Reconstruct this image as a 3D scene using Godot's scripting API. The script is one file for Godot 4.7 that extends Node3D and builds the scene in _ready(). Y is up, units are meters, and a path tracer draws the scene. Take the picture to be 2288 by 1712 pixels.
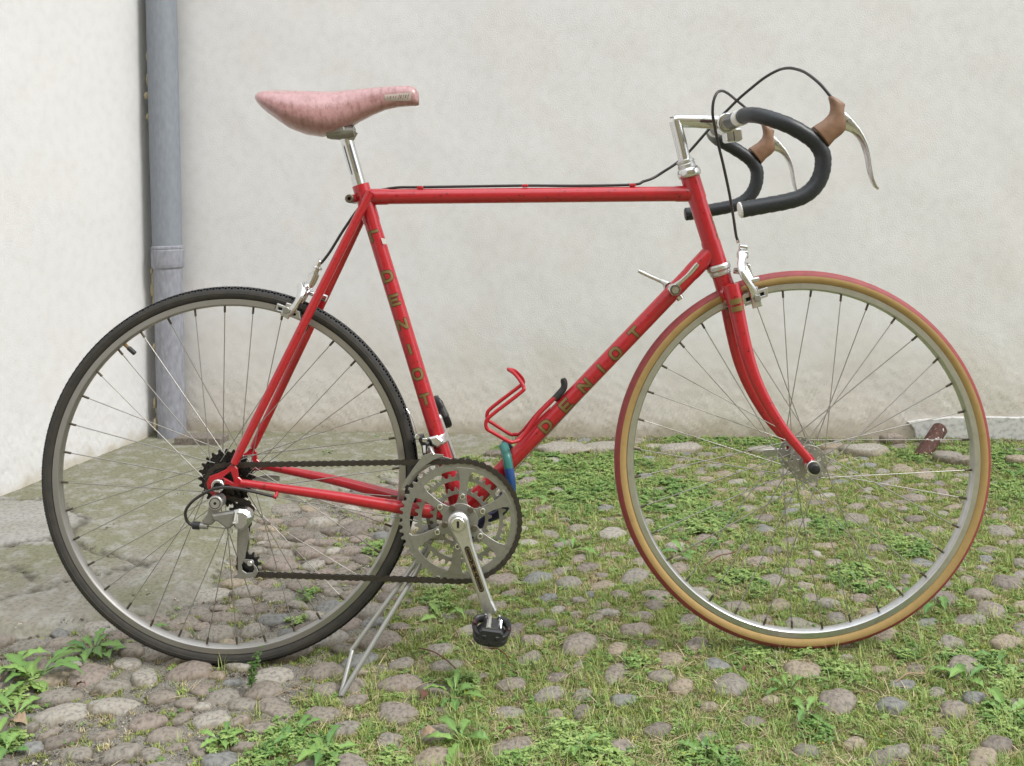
extends Node3D
# A red road bicycle leaning on its prop stand in a cobbled courtyard, in front of a rendered wall with a downpipe.

const WHEEL_R := 0.3402
const CORNER := Vector3(-1.343, 0, -1.7776)
const WALL_ALONG := Vector3(0.9925, 0, 0.1219)
const WALL_OUT := Vector3(-0.1219, 0, 0.9925)
const SIDE_ALONG := Vector3(-0.2233, 0, 0.9748)
const SIDE_OUT := Vector3(0.9748, 0, 0.2233)
const FRONT := Vector2(0.6275, 0.3404)
const REAR := Vector2(-0.4066, 0.3372)
const BB_C := Vector2(0.0085, 0.2585)

var rng := RandomNumberGenerator.new()
var bike: Node3D
var M := {}
var names := {}
var n_soil := FastNoiseLite.new()
var n_fine := FastNoiseLite.new()
var n_patch := FastNoiseLite.new()
var stones: Array = []
var stone_grid := {}


class Acc:
	var v := PackedVector3Array()
	var n := PackedVector3Array()
	var uv := PackedVector2Array()
	var c := PackedColorArray()
	var ix := PackedInt32Array()

	func vert(p: Vector3, nn: Vector3, col := Color.WHITE, t := Vector2.ZERO) -> int:
		v.append(p)
		n.append(nn)
		c.append(col)
		uv.append(t)
		return v.size() - 1

	func tri(a: int, b: int, d: int) -> void:
		var f := (v[b] - v[a]).cross(v[d] - v[a])
		if f.dot(n[a] + n[b] + n[d]) > 0.0:
			ix.append_array(PackedInt32Array([a, d, b]))
		else:
			ix.append_array(PackedInt32Array([a, b, d]))

	func quad(a: int, b: int, d: int, e: int) -> void:
		tri(a, b, d)
		tri(a, d, e)

	func flat_tri(a: Vector3, b: Vector3, d: Vector3, out: Vector3) -> void:
		var f := (b - a).cross(d - a).normalized()
		if f.dot(out) < 0.0:
			f = -f
		tri(vert(a, f), vert(b, f), vert(d, f))

	func flat_quad(a: Vector3, b: Vector3, d: Vector3, e: Vector3, out: Vector3) -> void:
		var f := (d - a).cross(e - b).normalized()
		if f.dot(out) < 0.0:
			f = -f
		quad(vert(a, f), vert(b, f), vert(d, f), vert(e, f))

	func mesh() -> ArrayMesh:
		var arr := []
		arr.resize(Mesh.ARRAY_MAX)
		arr[Mesh.ARRAY_VERTEX] = v
		arr[Mesh.ARRAY_NORMAL] = n
		arr[Mesh.ARRAY_TEX_UV] = uv
		arr[Mesh.ARRAY_COLOR] = c
		arr[Mesh.ARRAY_INDEX] = ix
		var m := ArrayMesh.new()
		m.add_surface_from_arrays(Mesh.PRIMITIVE_TRIANGLES, arr)
		return m


# ---------------------------------------------------------------- shapes

func smooth_path(pts: Array, per := 6) -> Array:
	var out := []
	for i in pts.size() - 1:
		var p0: Vector3 = pts[max(i - 1, 0)]
		var p1: Vector3 = pts[i]
		var p2: Vector3 = pts[i + 1]
		var p3: Vector3 = pts[min(i + 2, pts.size() - 1)]
		for k in per:
			var t := float(k) / per
			out.append(0.5 * (2.0 * p1 + (p2 - p0) * t + (2.0 * p0 - 5.0 * p1 + 4.0 * p2 - p3) * t * t + (3.0 * p1 - p0 - 3.0 * p2 + p3) * t * t * t))
	out.append(pts[-1])
	return out


func frames(pts: Array) -> Array:
	var out := []
	var tang := []
	for i in pts.size():
		var a: Vector3 = pts[max(i - 1, 0)]
		var b: Vector3 = pts[min(i + 1, pts.size() - 1)]
		tang.append((b - a).normalized())
	var t0: Vector3 = tang[0]
	var up := Vector3(0, 0, 1) if absf(t0.z) < 0.9 else Vector3(0, 1, 0)
	var x := (up - t0 * up.dot(t0)).normalized()
	for i in pts.size():
		var t: Vector3 = tang[i]
		x = (x - t * x.dot(t)).normalized()
		out.append(Basis(x, t.cross(x), t))
	return out


func ramp(keys: Array, t: float) -> float:
	var f := t * (keys.size() - 1)
	var k := mini(int(f), keys.size() - 2)
	return lerpf(keys[k], keys[k + 1], f - k)


# rad: a number, or one radius for each point; flat: thickness across the second axis over that along the first
func tube(acc: Acc, pts: Array, rad, seg := 10, caps := true, flat := 1.0) -> void:
	var fr := frames(pts)
	var base := acc.v.size()
	for i in pts.size():
		var r: float = ramp(rad, float(i) / (pts.size() - 1)) if rad is Array else rad
		var b: Basis = fr[i]
		for k in seg:
			var a := TAU * k / seg
			var d := b.x * cos(a) * flat + b.y * sin(a)
			var nn := (b.x * cos(a) / flat + b.y * sin(a)).normalized()
			acc.vert(pts[i] + d * r, nn)
	for i in pts.size() - 1:
		for k in seg:
			var a := base + i * seg + k
			var b2 := base + i * seg + (k + 1) % seg
			acc.quad(a, b2, b2 + seg, a + seg)
	if caps:
		for e in [0, pts.size() - 1]:
			var b: Basis = fr[e]
			var nn: Vector3 = -b.z if e == 0 else b.z
			var m := acc.vert(pts[e], nn)
			var s := acc.v.size()
			for k in seg:
				acc.vert(acc.v[base + e * seg + k], nn)
			for k in seg:
				acc.tri(m, s + k, s + (k + 1) % seg)


# profile: (radius, height) pairs about the local z axis of xf
func lathe(acc: Acc, profile: Array, xf: Transform3D, seg := 24, soft := false, from := 0.0, to := TAU) -> void:
	var full := to - from > TAU - 0.001
	for i in profile.size() - 1:
		var p: Vector2 = profile[i]
		var q: Vector2 = profile[i + 1]
		var np := Vector2(q.y - p.y, p.x - q.x).normalized()
		var nq := np
		if soft:
			var pp: Vector2 = profile[max(i - 1, 0)]
			var qq: Vector2 = profile[min(i + 2, profile.size() - 1)]
			np = Vector2(q.y - pp.y, pp.x - q.x).normalized()
			nq = Vector2(qq.y - p.y, p.x - qq.x).normalized()
		var s := acc.v.size()
		for k in seg + 1:
			var a := from + (to - from) * k / seg
			var cs := cos(a)
			var sn := sin(a)
			acc.vert(xf * Vector3(p.x * cs, p.x * sn, p.y), xf.basis * Vector3(np.x * cs, np.x * sn, np.y))
			acc.vert(xf * Vector3(q.x * cs, q.x * sn, q.y), xf.basis * Vector3(nq.x * cs, nq.x * sn, nq.y))
		for k in seg:
			acc.quad(s + 2 * k, s + 2 * k + 1, s + 2 * k + 3, s + 2 * k + 2)
	if not full:
		pass


func along(at: Vector3, dir: Vector3) -> Transform3D:
	var z := dir.normalized()
	var up := Vector3(0, 1, 0) if absf(z.y) < 0.9 else Vector3(1, 0, 0)
	var x := up.cross(z).normalized()
	return Transform3D(Basis(x, z.cross(x), z), at)


func rod(acc: Acc, a: Vector3, b: Vector3, r: float, seg := 12, chamfer := 0.0) -> void:
	var l := (b - a).length()
	var ch := minf(chamfer, r * 0.5)
	var prof := [Vector2(0, 0), Vector2(r - ch, 0), Vector2(r, ch), Vector2(r, l - ch), Vector2(r - ch, l), Vector2(0, l)] if ch > 0.0 else [Vector2(0, 0), Vector2(r, 0), Vector2(r, l), Vector2(0, l)]
	lathe(acc, prof, along(a, b - a), seg)


# a flat shape cut from sheet, given in the bicycle's own plane, from depth w0 to w1, edges broken by bev
func plate(acc: Acc, poly: Array, w0: float, w1: float, bev := 0.0, holes: Array = []) -> void:
	var outer := PackedVector2Array(poly)
	if Geometry2D.is_polygon_clockwise(outer):
		outer.reverse()
	var rings := [outer]
	for h in holes:
		var hp := PackedVector2Array(h)
		if not Geometry2D.is_polygon_clockwise(hp):
			hp.reverse()
		rings.append(hp)
	for side in [0, 1]:
		var w := w0 if side == 0 else w1
		var nn := Vector3(0, 0, -1) if side == 0 else Vector3(0, 0, 1)
		var faces := []
		for r in rings:
			faces.append(inset(r, bev))
		var merged: PackedVector2Array = faces[0]
		var left := faces.slice(1)
		while left.size():
			var pick := 0
			var near := INF
			for k in left.size():
				var g := gap(merged, left[k])
				if g < near:
					near = g
					pick = k
			merged = bridge(merged, left[pick])
			left.remove_at(pick)
		var tr := Geometry2D.triangulate_polygon(merged) if holes.is_empty() else ears(merged)
		var s := acc.v.size()
		for p in merged:
			acc.vert(Vector3(p.x, p.y, w), nn)
		for i in range(0, tr.size(), 3):
			acc.tri(s + tr[i], s + tr[i + 1], s + tr[i + 2])
	for r in rings:
		var ins := inset(r, bev)
		var cnt: int = r.size()
		for i in cnt:
			var j := (i + 1) % cnt
			var e: Vector2 = r[j] - r[i]
			var out := Vector3(e.y, -e.x, 0)
			acc.flat_quad(v3(r[i], w0 + bev), v3(r[j], w0 + bev), v3(r[j], w1 - bev), v3(r[i], w1 - bev), out)
			if bev > 0.0:
				acc.flat_quad(v3(r[i], w1 - bev), v3(r[j], w1 - bev), v3(ins[j], w1), v3(ins[i], w1), out + Vector3(0, 0, out.length()))
				acc.flat_quad(v3(r[i], w0 + bev), v3(r[j], w0 + bev), v3(ins[j], w0), v3(ins[i], w0), out - Vector3(0, 0, out.length()))


func v3(p: Vector2, w: float) -> Vector3:
	return Vector3(p.x, p.y, w)


func v2(p: Vector3) -> Vector2:
	return Vector2(p.x, p.y)


func inset(r: PackedVector2Array, d: float) -> PackedVector2Array:
	if d <= 0.0:
		return r
	var out := PackedVector2Array()
	var cnt := r.size()
	for i in cnt:
		var a := (r[i] - r[(i + cnt - 1) % cnt]).normalized()
		var b := (r[(i + 1) % cnt] - r[i]).normalized()
		var na := Vector2(-a.y, a.x)
		var nb := Vector2(-b.y, b.x)
		var m := na + nb
		out.append(r[i] + (m * (d / maxf(0.5, 0.5 * m.length_squared())) if m.length() > 0.01 else na * d))
	return out


func bridge(outer: PackedVector2Array, hole: PackedVector2Array) -> PackedVector2Array:
	var bo := 0
	var bh := 0
	var best := INF
	for i in outer.size():
		for j in hole.size():
			var d := outer[i].distance_squared_to(hole[j])
			if d < best:
				best = d
				bo = i
				bh = j
	var out := PackedVector2Array()
	for i in bo + 1:
		out.append(outer[i])
	for j in hole.size() + 1:
		out.append(hole[(bh + j) % hole.size()])
	for i in range(bo, outer.size()):
		out.append(outer[i])
	return out


func gap(a: PackedVector2Array, b: PackedVector2Array) -> float:
	var best := INF
	for p in a:
		for q in b:
			best = minf(best, p.distance_squared_to(q))
	return best


# cuts a counter-clockwise outline, which may touch itself along slits, into triangles
func ears(pts: PackedVector2Array) -> PackedInt32Array:
	var out := PackedInt32Array()
	var left := range(pts.size())
	var at := 0
	var idle := 0
	while left.size() > 3 and idle <= left.size():
		var cnt := left.size()
		at = at % cnt
		var ia: int = left[(at + cnt - 1) % cnt]
		var ib: int = left[at]
		var ic: int = left[(at + 1) % cnt]
		var a := pts[ia]
		var b := pts[ib]
		var c := pts[ic]
		var ok := (b - a).cross(c - b) > 1e-14
		if ok:
			for k in left:
				var q := pts[k]
				if q == a or q == b or q == c:
					continue
				if (b - a).cross(q - a) > -1e-13 and (c - b).cross(q - b) > -1e-13 and (a - c).cross(q - c) > -1e-13:
					ok = false
					break
		if ok:
			out.append_array(PackedInt32Array([ia, ib, ic]))
			left.remove_at(at)
			idle = 0
			at += 1
		else:
			idle += 1
			at += 1
	if left.size() == 3:
		out.append_array(PackedInt32Array([left[0], left[1], left[2]]))
	return out


func circle(at: Vector2, r: float, seg := 20, phase := 0.0) -> Array:
	var out := []
	for k in seg:
		out.append(at + Vector2.from_angle(phase + TAU * k / seg) * r)
	return out


# a rounded bar between two points of the bicycle's plane, half-widths r0 and r1
func slug(a: Vector2, b: Vector2, r0: float, r1: float, seg := 8) -> Array:
	var out := []
	var ang := (b - a).angle()
	for k in seg + 1:
		out.append(a + Vector2.from_angle(ang + PI / 2 + PI * k / seg) * r0)
	for k in seg + 1:
		out.append(b + Vector2.from_angle(ang - PI / 2 + PI * k / seg) * r1)
	return out


func ball(acc: Acc, at: Vector3, r: Vector3, seg := 12) -> void:
	var rings := seg / 2
	var s := acc.v.size()
	for i in rings + 1:
		var th := PI * i / rings
		for k in seg + 1:
			var a := TAU * k / seg
			var d := Vector3(sin(th) * cos(a), cos(th), sin(th) * sin(a))
			acc.vert(at + d * r, (d / r).normalized())
	for i in rings:
		for k in seg:
			var q := s + i * (seg + 1) + k
			acc.quad(q, q + 1, q + seg + 2, q + seg + 1)


# a box turned by b, centred at at, with chamfered edges along its length
func block(acc: Acc, at: Vector3, size: Vector3, b := Basis(), ch := 0.0) -> void:
	var h := size / 2.0
	var c := minf(ch, minf(h.x, h.y) * 0.8)
	var poly := [Vector2(-h.x + c, -h.y), Vector2(h.x - c, -h.y), Vector2(h.x, -h.y + c), Vector2(h.x, h.y - c), Vector2(h.x - c, h.y), Vector2(-h.x + c, h.y), Vector2(-h.x, h.y - c), Vector2(-h.x, -h.y + c)] if c > 0.0 else [Vector2(-h.x, -h.y), Vector2(h.x, -h.y), Vector2(h.x, h.y), Vector2(-h.x, h.y)]
	var s := acc.v.size()
	plate(acc, poly, -h.z, h.z, c * 0.6)
	for i in range(s, acc.v.size()):
		acc.v[i] = at + b * acc.v[i]
		acc.n[i] = b * acc.n[i]


# ---------------------------------------------------------------- objects

func add_part(parent: Node, called: String, shape, m: Material) -> MeshInstance3D:
	var o := MeshInstance3D.new()
	o.name = called
	o.mesh = shape.mesh() if shape is Acc else shape
	o.material_override = m
	parent.add_child(o, true)
	return o


func group_part(parent: Node, called: String) -> Node3D:
	var o := Node3D.new()
	o.name = called
	parent.add_child(o, true)
	return o


func numbered(called: String) -> String:
	if not names.has(called):
		names[called] = 0
		return called
	names[called] += 1
	return "%s_%03d" % [called, names[called]]


func thing(called: String, label: String, category: String, at := Vector3.ZERO, group := "") -> Node3D:
	var o := Node3D.new()
	o.name = numbered(called)
	add_child(o)
	o.position = at
	tag(o, label, category, group)
	return o


func tag(o: Node, label: String, category: String, group := "", kind := "") -> void:
	if label:
		o.set_meta("label", label)
	if category:
		o.set_meta("category", category)
	if group:
		o.set_meta("group", group)
	if kind:
		o.set_meta("kind", kind)


# ---------------------------------------------------------------- materials

func lin(r: float, g: float, b: float) -> Color:
	return Color(r, g, b).linear_to_srgb()


func mat(called: String, col: Color, rough: float, metal := 0.0) -> StandardMaterial3D:
	var m := StandardMaterial3D.new()
	m.resource_name = called
	m.albedo_color = col.linear_to_srgb()
	m.roughness = rough
	m.metallic = metal
	M[called] = m
	return m


func noise_tex(seed_: int, freq: float, stops: Array, colors: Array, size := 512, oct := 5, kind := FastNoiseLite.TYPE_SIMPLEX_SMOOTH, bump := 0.0) -> NoiseTexture2D:
	var f := FastNoiseLite.new()
	f.noise_type = kind
	f.seed = seed_
	f.frequency = freq
	f.fractal_octaves = oct
	if kind == FastNoiseLite.TYPE_CELLULAR:
		f.cellular_return_type = FastNoiseLite.RETURN_DISTANCE
	var t := NoiseTexture2D.new()
	t.width = size
	t.height = size
	t.seamless = true
	t.noise = f
	if bump > 0.0:
		t.as_normal_map = true
		t.bump_strength = bump
	elif stops:
		var g := Gradient.new()
		g.offsets = PackedFloat32Array(stops)
		var cs := PackedColorArray()
		for c in colors:
			cs.append(c)
		g.colors = cs
		t.color_ramp = g
	return t


func grey(x: float) -> Color:
	return Color(x, x, x)


func tri_map(m: StandardMaterial3D, scale: float, world := true) -> void:
	m.uv1_triplanar = true
	m.uv1_world_triplanar = world
	m.uv1_scale = Vector3.ONE * scale
	m.uv1_triplanar_sharpness = 3.0


func make_materials() -> void:
	# red enamel with chips that show primer and rust
	var m := mat("red_paint", Color(0.45, 0.012, 0.022), 0.28)
	m.albedo_texture = noise_tex(3, 0.02, [0.0, 0.180, 0.192, 0.5, 1.0], [Color(0.46, 0.42, 0.42), Color(0.50, 0.46, 0.45), Color(0.93, 0.95, 0.95), Color(0.97, 0.97, 0.97), Color(1, 1, 1)], 1024, 5)
	tri_map(m, 3.3, false)
	m.clearcoat_enabled = true
	m.clearcoat = 0.5
	m.clearcoat_roughness = 0.12
	mat("cage_paint", Color(0.42, 0.012, 0.022), 0.35)
	mat("gold_print", Color(0.20, 0.135, 0.045), 0.45, 0.15)
	mat("dark_print", Color(0.035, 0.012, 0.012), 0.5)
	m = mat("polished_alloy", Color(0.66, 0.66, 0.655), 0.16, 1.0)
	m.roughness_texture = noise_tex(5, 0.02, [0.0, 1.0], [grey(0.7), grey(1.0)], 256)
	m.roughness = 0.26
	tri_map(m, 12.0, false)
	m = mat("alloy", Color(0.66, 0.66, 0.645), 0.36, 0.9)
	m.albedo_texture = noise_tex(6, 0.03, [0.0, 0.4, 1.0], [grey(0.90), grey(0.97), grey(1.0)], 256)
	tri_map(m, 14.0, false)
	m = mat("dull_alloy", Color(0.35, 0.345, 0.32), 0.46, 0.75)
	m.albedo_texture = noise_tex(7, 0.025, [0.0, 0.35, 1.0], [grey(0.90), grey(0.96), grey(1.0)], 256)
	tri_map(m, 12.0, false)
	m = mat("rim_alloy", Color(0.62, 0.62, 0.62), 0.34, 0.95)
	m.albedo_texture = noise_tex(8, 0.02, [0.0, 0.4, 1.0], [grey(0.92), grey(0.97), grey(1.0)], 256)
	tri_map(m, 8.0, false)
	mat("rear_rim_alloy", Color(0.40, 0.39, 0.375), 0.40, 0.9)
	mat("chrome", Color(0.80, 0.80, 0.81), 0.1, 1.0)
	mat("spoke_steel", Color(0.38, 0.365, 0.345), 0.38, 0.9)
	mat("nipple_brass", Color(0.10, 0.085, 0.06), 0.5, 0.6)
	m = mat("black_steel", Color(0.045, 0.042, 0.04), 0.5, 0.5)
	m.albedo_texture = noise_tex(9, 0.04, [0.0, 0.55, 0.7, 1.0], [grey(0.6), grey(0.8), Color(1.3, 1.1, 0.95), Color(1.6, 1.3, 1.0)], 256)
	tri_map(m, 25.0, false)
	m = mat("chain_steel", Color(0.075, 0.066, 0.058), 0.45, 0.7)
	mat("black_plastic", Color(0.018, 0.018, 0.02), 0.4)
	mat("cable_black", Color(0.03, 0.026, 0.026), 0.42)
	mat("wire_steel", Color(0.30, 0.29, 0.27), 0.4, 0.8)
	m = mat("black_rubber", Color(0.034, 0.034, 0.036), 0.7)
	m.albedo_texture = noise_tex(10, 0.03, [0.0, 0.5, 1.0], [grey(0.7), grey(0.95), Color(1.0, 1.0, 1.0)], 256)
	tri_map(m, 10.0, false)
	m = mat("grey_sidewall", Color(0.046, 0.043, 0.039), 0.7)
	m.albedo_texture = noise_tex(11, 0.02, [0.0, 0.45, 0.6, 1.0], [Color(0.86, 0.86, 0.86), Color(0.93, 0.93, 0.93), Color(0.99, 0.97, 0.93), Color(1, 1, 1)], 256)
	tri_map(m, 7.0, false)
	m = mat("red_tread", Color(0.285, 0.052, 0.055), 0.62)
	m.albedo_texture = noise_tex(12, 0.02, [0.0, 0.5, 1.0], [Color(0.88, 0.88, 0.89), grey(0.97), Color(1.0, 1.0, 1.0)], 256)
	tri_map(m, 7.0, false)
	m = mat("tan_sidewall", Color(0.405, 0.270, 0.105), 0.72)
	m.albedo_texture = noise_tex(13, 0.03, [0.0, 0.25, 0.5, 1.0], [Color(0.92, 0.90, 0.88), Color(0.96, 0.96, 0.95), grey(0.98), grey(1.0)], 256)
	tri_map(m, 7.0, false)
	m = mat("bar_tape", Color(0.019, 0.023, 0.029), 0.42)
	m.albedo_texture = noise_tex(14, 0.05, [0.0, 0.5, 1.0], [grey(0.7), grey(0.95), grey(1.0)], 256)
	m.heightmap_enabled = false
	tri_map(m, 14.0, false)
	m.rim_enabled = true
	m.rim = 0.25
	mat("grey_sleeve", Color(0.12, 0.12, 0.125), 0.4, 0.4)
	m = mat("brown_rubber", Color(0.235, 0.128, 0.076), 0.5)
	m.albedo_texture = noise_tex(15, 0.02, [0.0, 0.45, 1.0], [grey(0.86), grey(0.95), Color(1.0, 1.0, 0.98)], 256)
	tri_map(m, 14.0, false)
	m = mat("pink_leather", Color(0.420, 0.225, 0.232), 0.42)
	m.albedo_texture = noise_tex(16, 0.02, [0.0, 0.25, 0.36, 0.5, 0.7, 1.0], [Color(0.80, 0.76, 0.74), Color(0.87, 0.84, 0.82), Color(0.93, 0.91, 0.90), Color(0.97, 0.96, 0.96), Color(1, 1, 1), Color(1, 1, 1)], 512, 6)
	tri_map(m, 5.0, false)
	m.uv1_scale = Vector3(9.0, 3.8, 6.0)
	m.normal_enabled = true
	m.normal_texture = noise_tex(17, 0.06, [], [], 512, 4, FastNoiseLite.TYPE_SIMPLEX_SMOOTH, 3.0)
	m.normal_scale = 0.35
	m.rim_enabled = true
	m.rim = 0.4
	m.clearcoat_enabled = true
	m.clearcoat = 0.8
	m.clearcoat_roughness = 0.32
	mat("saddle_badge", Color(0.42, 0.36, 0.32), 0.5)
	mat("badge_ink", Color(0.14, 0.08, 0.07), 0.6)
	mat("dark_gap", Color(0.012, 0.012, 0.012), 0.9)
	mat("white_ring", Color(0.72, 0.72, 0.70), 0.4)
	mat("bronze_bolt", Color(0.16, 0.14, 0.11), 0.45, 0.7)
	mat("lock_green", Color(0.03, 0.17, 0.15), 0.3)
	mat("lock_blue", Color(0.022, 0.07, 0.22), 0.3)
	mat("lock_navy", Color(0.015, 0.022, 0.07), 0.4)
	mat("red_reflector", Color(0.05, 0.008, 0.012), 0.15)
	mat("stand_steel", Color(0.40, 0.40, 0.39), 0.42, 0.7)

	# rendered walls: fine sandy relief under faint mottling
	var grain := noise_tex(21, 0.09, [], [], 1024, 4, FastNoiseLite.TYPE_SIMPLEX_SMOOTH, 6.0)
	for wall in [["wall_render", Color(0.730, 0.728, 0.742)], ["side_wall_render", Color(0.668, 0.668, 0.672)]]:
		m = mat(wall[0], wall[1], 0.92)
		m.vertex_color_use_as_albedo = true
		m.albedo_texture = noise_tex(22, 0.012, [0.0, 0.3, 0.55, 1.0], [Color(0.965, 0.96, 0.955), Color(0.98, 0.978, 0.974), Color(0.99, 0.989, 0.986), Color(1, 1, 1)], 1024, 6)
		tri_map(m, 1.6)
		m.normal_enabled = true
		m.normal_texture = grain
		m.normal_scale = 0.12
	m = mat("concrete", Color(1, 1, 1), 0.9)
	m.vertex_color_use_as_albedo = true
	m.albedo_texture = noise_tex(24, 0.03, [0.0, 0.3, 0.5, 0.8, 1.0], [grey(0.72), grey(0.86), grey(0.92), grey(0.96), grey(1.0)], 1024, 7)
	tri_map(m, 2.2)
	m.normal_enabled = true
	m.normal_texture = noise_tex(25, 0.08, [], [], 512, 5, FastNoiseLite.TYPE_SIMPLEX_SMOOTH, 5.0)
	m.normal_scale = 0.5
	m = mat("soil", Color(1, 1, 1), 0.95)
	m.vertex_color_use_as_albedo = true
	m.albedo_texture = noise_tex(26, 0.09, [0.0, 0.3, 0.5, 0.72, 0.8, 1.0], [grey(0.55), grey(0.78), grey(0.9), grey(0.96), Color(1, 1, 1), Color(1, 1, 1)], 1024, 5)
	tri_map(m, 3.1)
	m.normal_enabled = true
	m.normal_texture = noise_tex(27, 0.12, [], [], 512, 4, FastNoiseLite.TYPE_SIMPLEX_SMOOTH, 8.0)
	m.normal_scale = 0.8
	# pebbles
	var veins := noise_tex(28, 0.022, [0.0, 0.28, 0.45, 0.6, 0.8, 1.0], [Color(0.68, 0.665, 0.65), Color(0.80, 0.79, 0.78), Color(0.92, 0.92, 0.92), Color(0.96, 0.945, 0.92), Color(0.98, 0.98, 0.98), Color(1, 1, 1)], 1024, 6)
	var pits := noise_tex(29, 0.07, [], [], 512, 5, FastNoiseLite.TYPE_SIMPLEX_SMOOTH, 6.0)
	var tones := {"stone_brown": Color(0.272, 0.241, 0.208), "stone_grey": Color(0.275, 0.255, 0.226), "stone_blue": Color(0.225, 0.230, 0.228), "stone_tan": Color(0.325, 0.276, 0.214), "stone_dark": Color(0.212, 0.186, 0.163), "stone_pale": Color(0.365, 0.345, 0.310), "stone_pink": Color(0.280, 0.238, 0.208), "stone_mass": Color(1, 1, 1)}
	for k in tones:
		m = mat(k, tones[k], 0.72)
		m.albedo_texture = veins
		tri_map(m, 4.3)
		m.normal_enabled = true
		m.normal_texture = pits
		m.normal_scale = 0.4
		m.vertex_color_use_as_albedo = true
	for k in [["moss", 0.9], ["leaf", 0.5], ["straw", 0.8], ["broad_leaf", 0.42]]:
		m = mat(k[0], Color(1, 1, 1), k[1])
		m.vertex_color_use_as_albedo = true
		m.cull_mode = BaseMaterial3D.CULL_DISABLED
		if k[0] != "straw":
			m.backlight_enabled = true
			m.backlight = Color(0.5, 0.55, 0.3)
	mat("dead_leaf", Color(0.13, 0.055, 0.035), 0.7).cull_mode = BaseMaterial3D.CULL_DISABLED
	mat("pale_leaf", Color(0.30, 0.215, 0.14), 0.7).cull_mode = BaseMaterial3D.CULL_DISABLED
	m = mat("pipe_paint", Color(0.235, 0.256, 0.292), 0.5)
	m.albedo_texture = noise_tex(31, 0.02, [0.0, 0.2, 0.4, 0.62, 0.72, 1.0], [Color(0.89, 0.89, 0.89), Color(0.93, 0.93, 0.93), Color(0.955, 0.96, 0.965), Color(0.97, 0.975, 0.98), Color(1, 1, 1), Color(1, 1, 1)], 512, 5)
	m.uv1_triplanar = true
	m.uv1_scale = Vector3(7.0, 1.8, 7.0)
	m = mat("lower_pipe_paint", Color(0.295, 0.302, 0.345), 0.5)
	m.albedo_texture = noise_tex(32, 0.02, [0.0, 0.3, 0.62, 0.70, 1.0], [grey(0.78), grey(0.9), Color(0.95, 0.95, 0.95), Color(1, 1, 1), Color(1, 1, 1)], 512, 5)
	m.uv1_triplanar = true
	m.uv1_scale = Vector3(6.0, 2.0, 6.0)
	mat("old_mortar", Color(0.36, 0.31, 0.20), 0.95)
	m = mat("rusty_iron", Color(0.115, 0.05, 0.035), 0.8)
	m.albedo_texture = noise_tex(33, 0.035, [0.0, 0.5, 0.66, 0.68, 1.0], [Color(0.16, 0.09, 0.07).linear_to_srgb() * 1.6, Color(0.62, 0.5, 0.45), Color(0.7, 0.6, 0.55), Color(1, 1, 1), Color(1, 1, 1)], 256, 4)
	m.albedo_color = Color(0.42, 0.32, 0.29)
	tri_map(m, 9.0, false)
	mat("white_splash", Color(0.62, 0.58, 0.55), 0.8)
	m = mat("white_skirting", Color(0.62, 0.615, 0.605), 0.9)
	m.albedo_texture = noise_tex(34, 0.03, [0.0, 0.3, 0.5, 1.0], [grey(0.72), grey(0.88), grey(0.96), grey(1.0)], 512, 6)
	tri_map(m, 3.0)


# ---------------------------------------------------------------- the courtyard

func ss(a: float, b: float, x: float) -> float:
	var t := clampf((x - a) / (b - a), 0.0, 1.0)
	return t * t * (3.0 - 2.0 * t)


# height of the paved ground: level, with slow swells
func gh(x: float, z: float) -> float:
	return 0.005 * n_soil.get_noise_2d(x * 14.0, z * 14.0) - 0.002


func behind_wall(p: Vector2) -> bool:
	var d := Vector3(p.x, 0, p.y) - CORNER
	return d.dot(SIDE_OUT) < 0.015 or d.dot(WALL_OUT) < 0.01


func on_ground(p: Vector2, up := 0.0) -> Vector3:
	return Vector3(p.x, gh(p.x, p.y) + up, p.y)


const APRON := [Vector2(-0.0528, -1.4918), Vector2(-0.1197, -1.3616), Vector2(-0.2609, -1.2383), Vector2(-0.4404, -1.0816), Vector2(-0.559, -0.9883), Vector2(-0.64, -0.911), Vector2(-0.6848, -0.7908), Vector2(-0.6807, -0.5879), Vector2(-0.6719, -0.4156), Vector2(-0.6722, -0.2914), Vector2(-0.7402, -0.189), Vector2(-0.8223, -0.1646), Vector2(-0.9137, -0.1454), Vector2(-1.0101, -0.123), Vector2(-2.0, 0.05), Vector2(-2.0, -2.1), Vector2(0.0, -2.1), Vector2(0.10, -1.75)]
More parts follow.
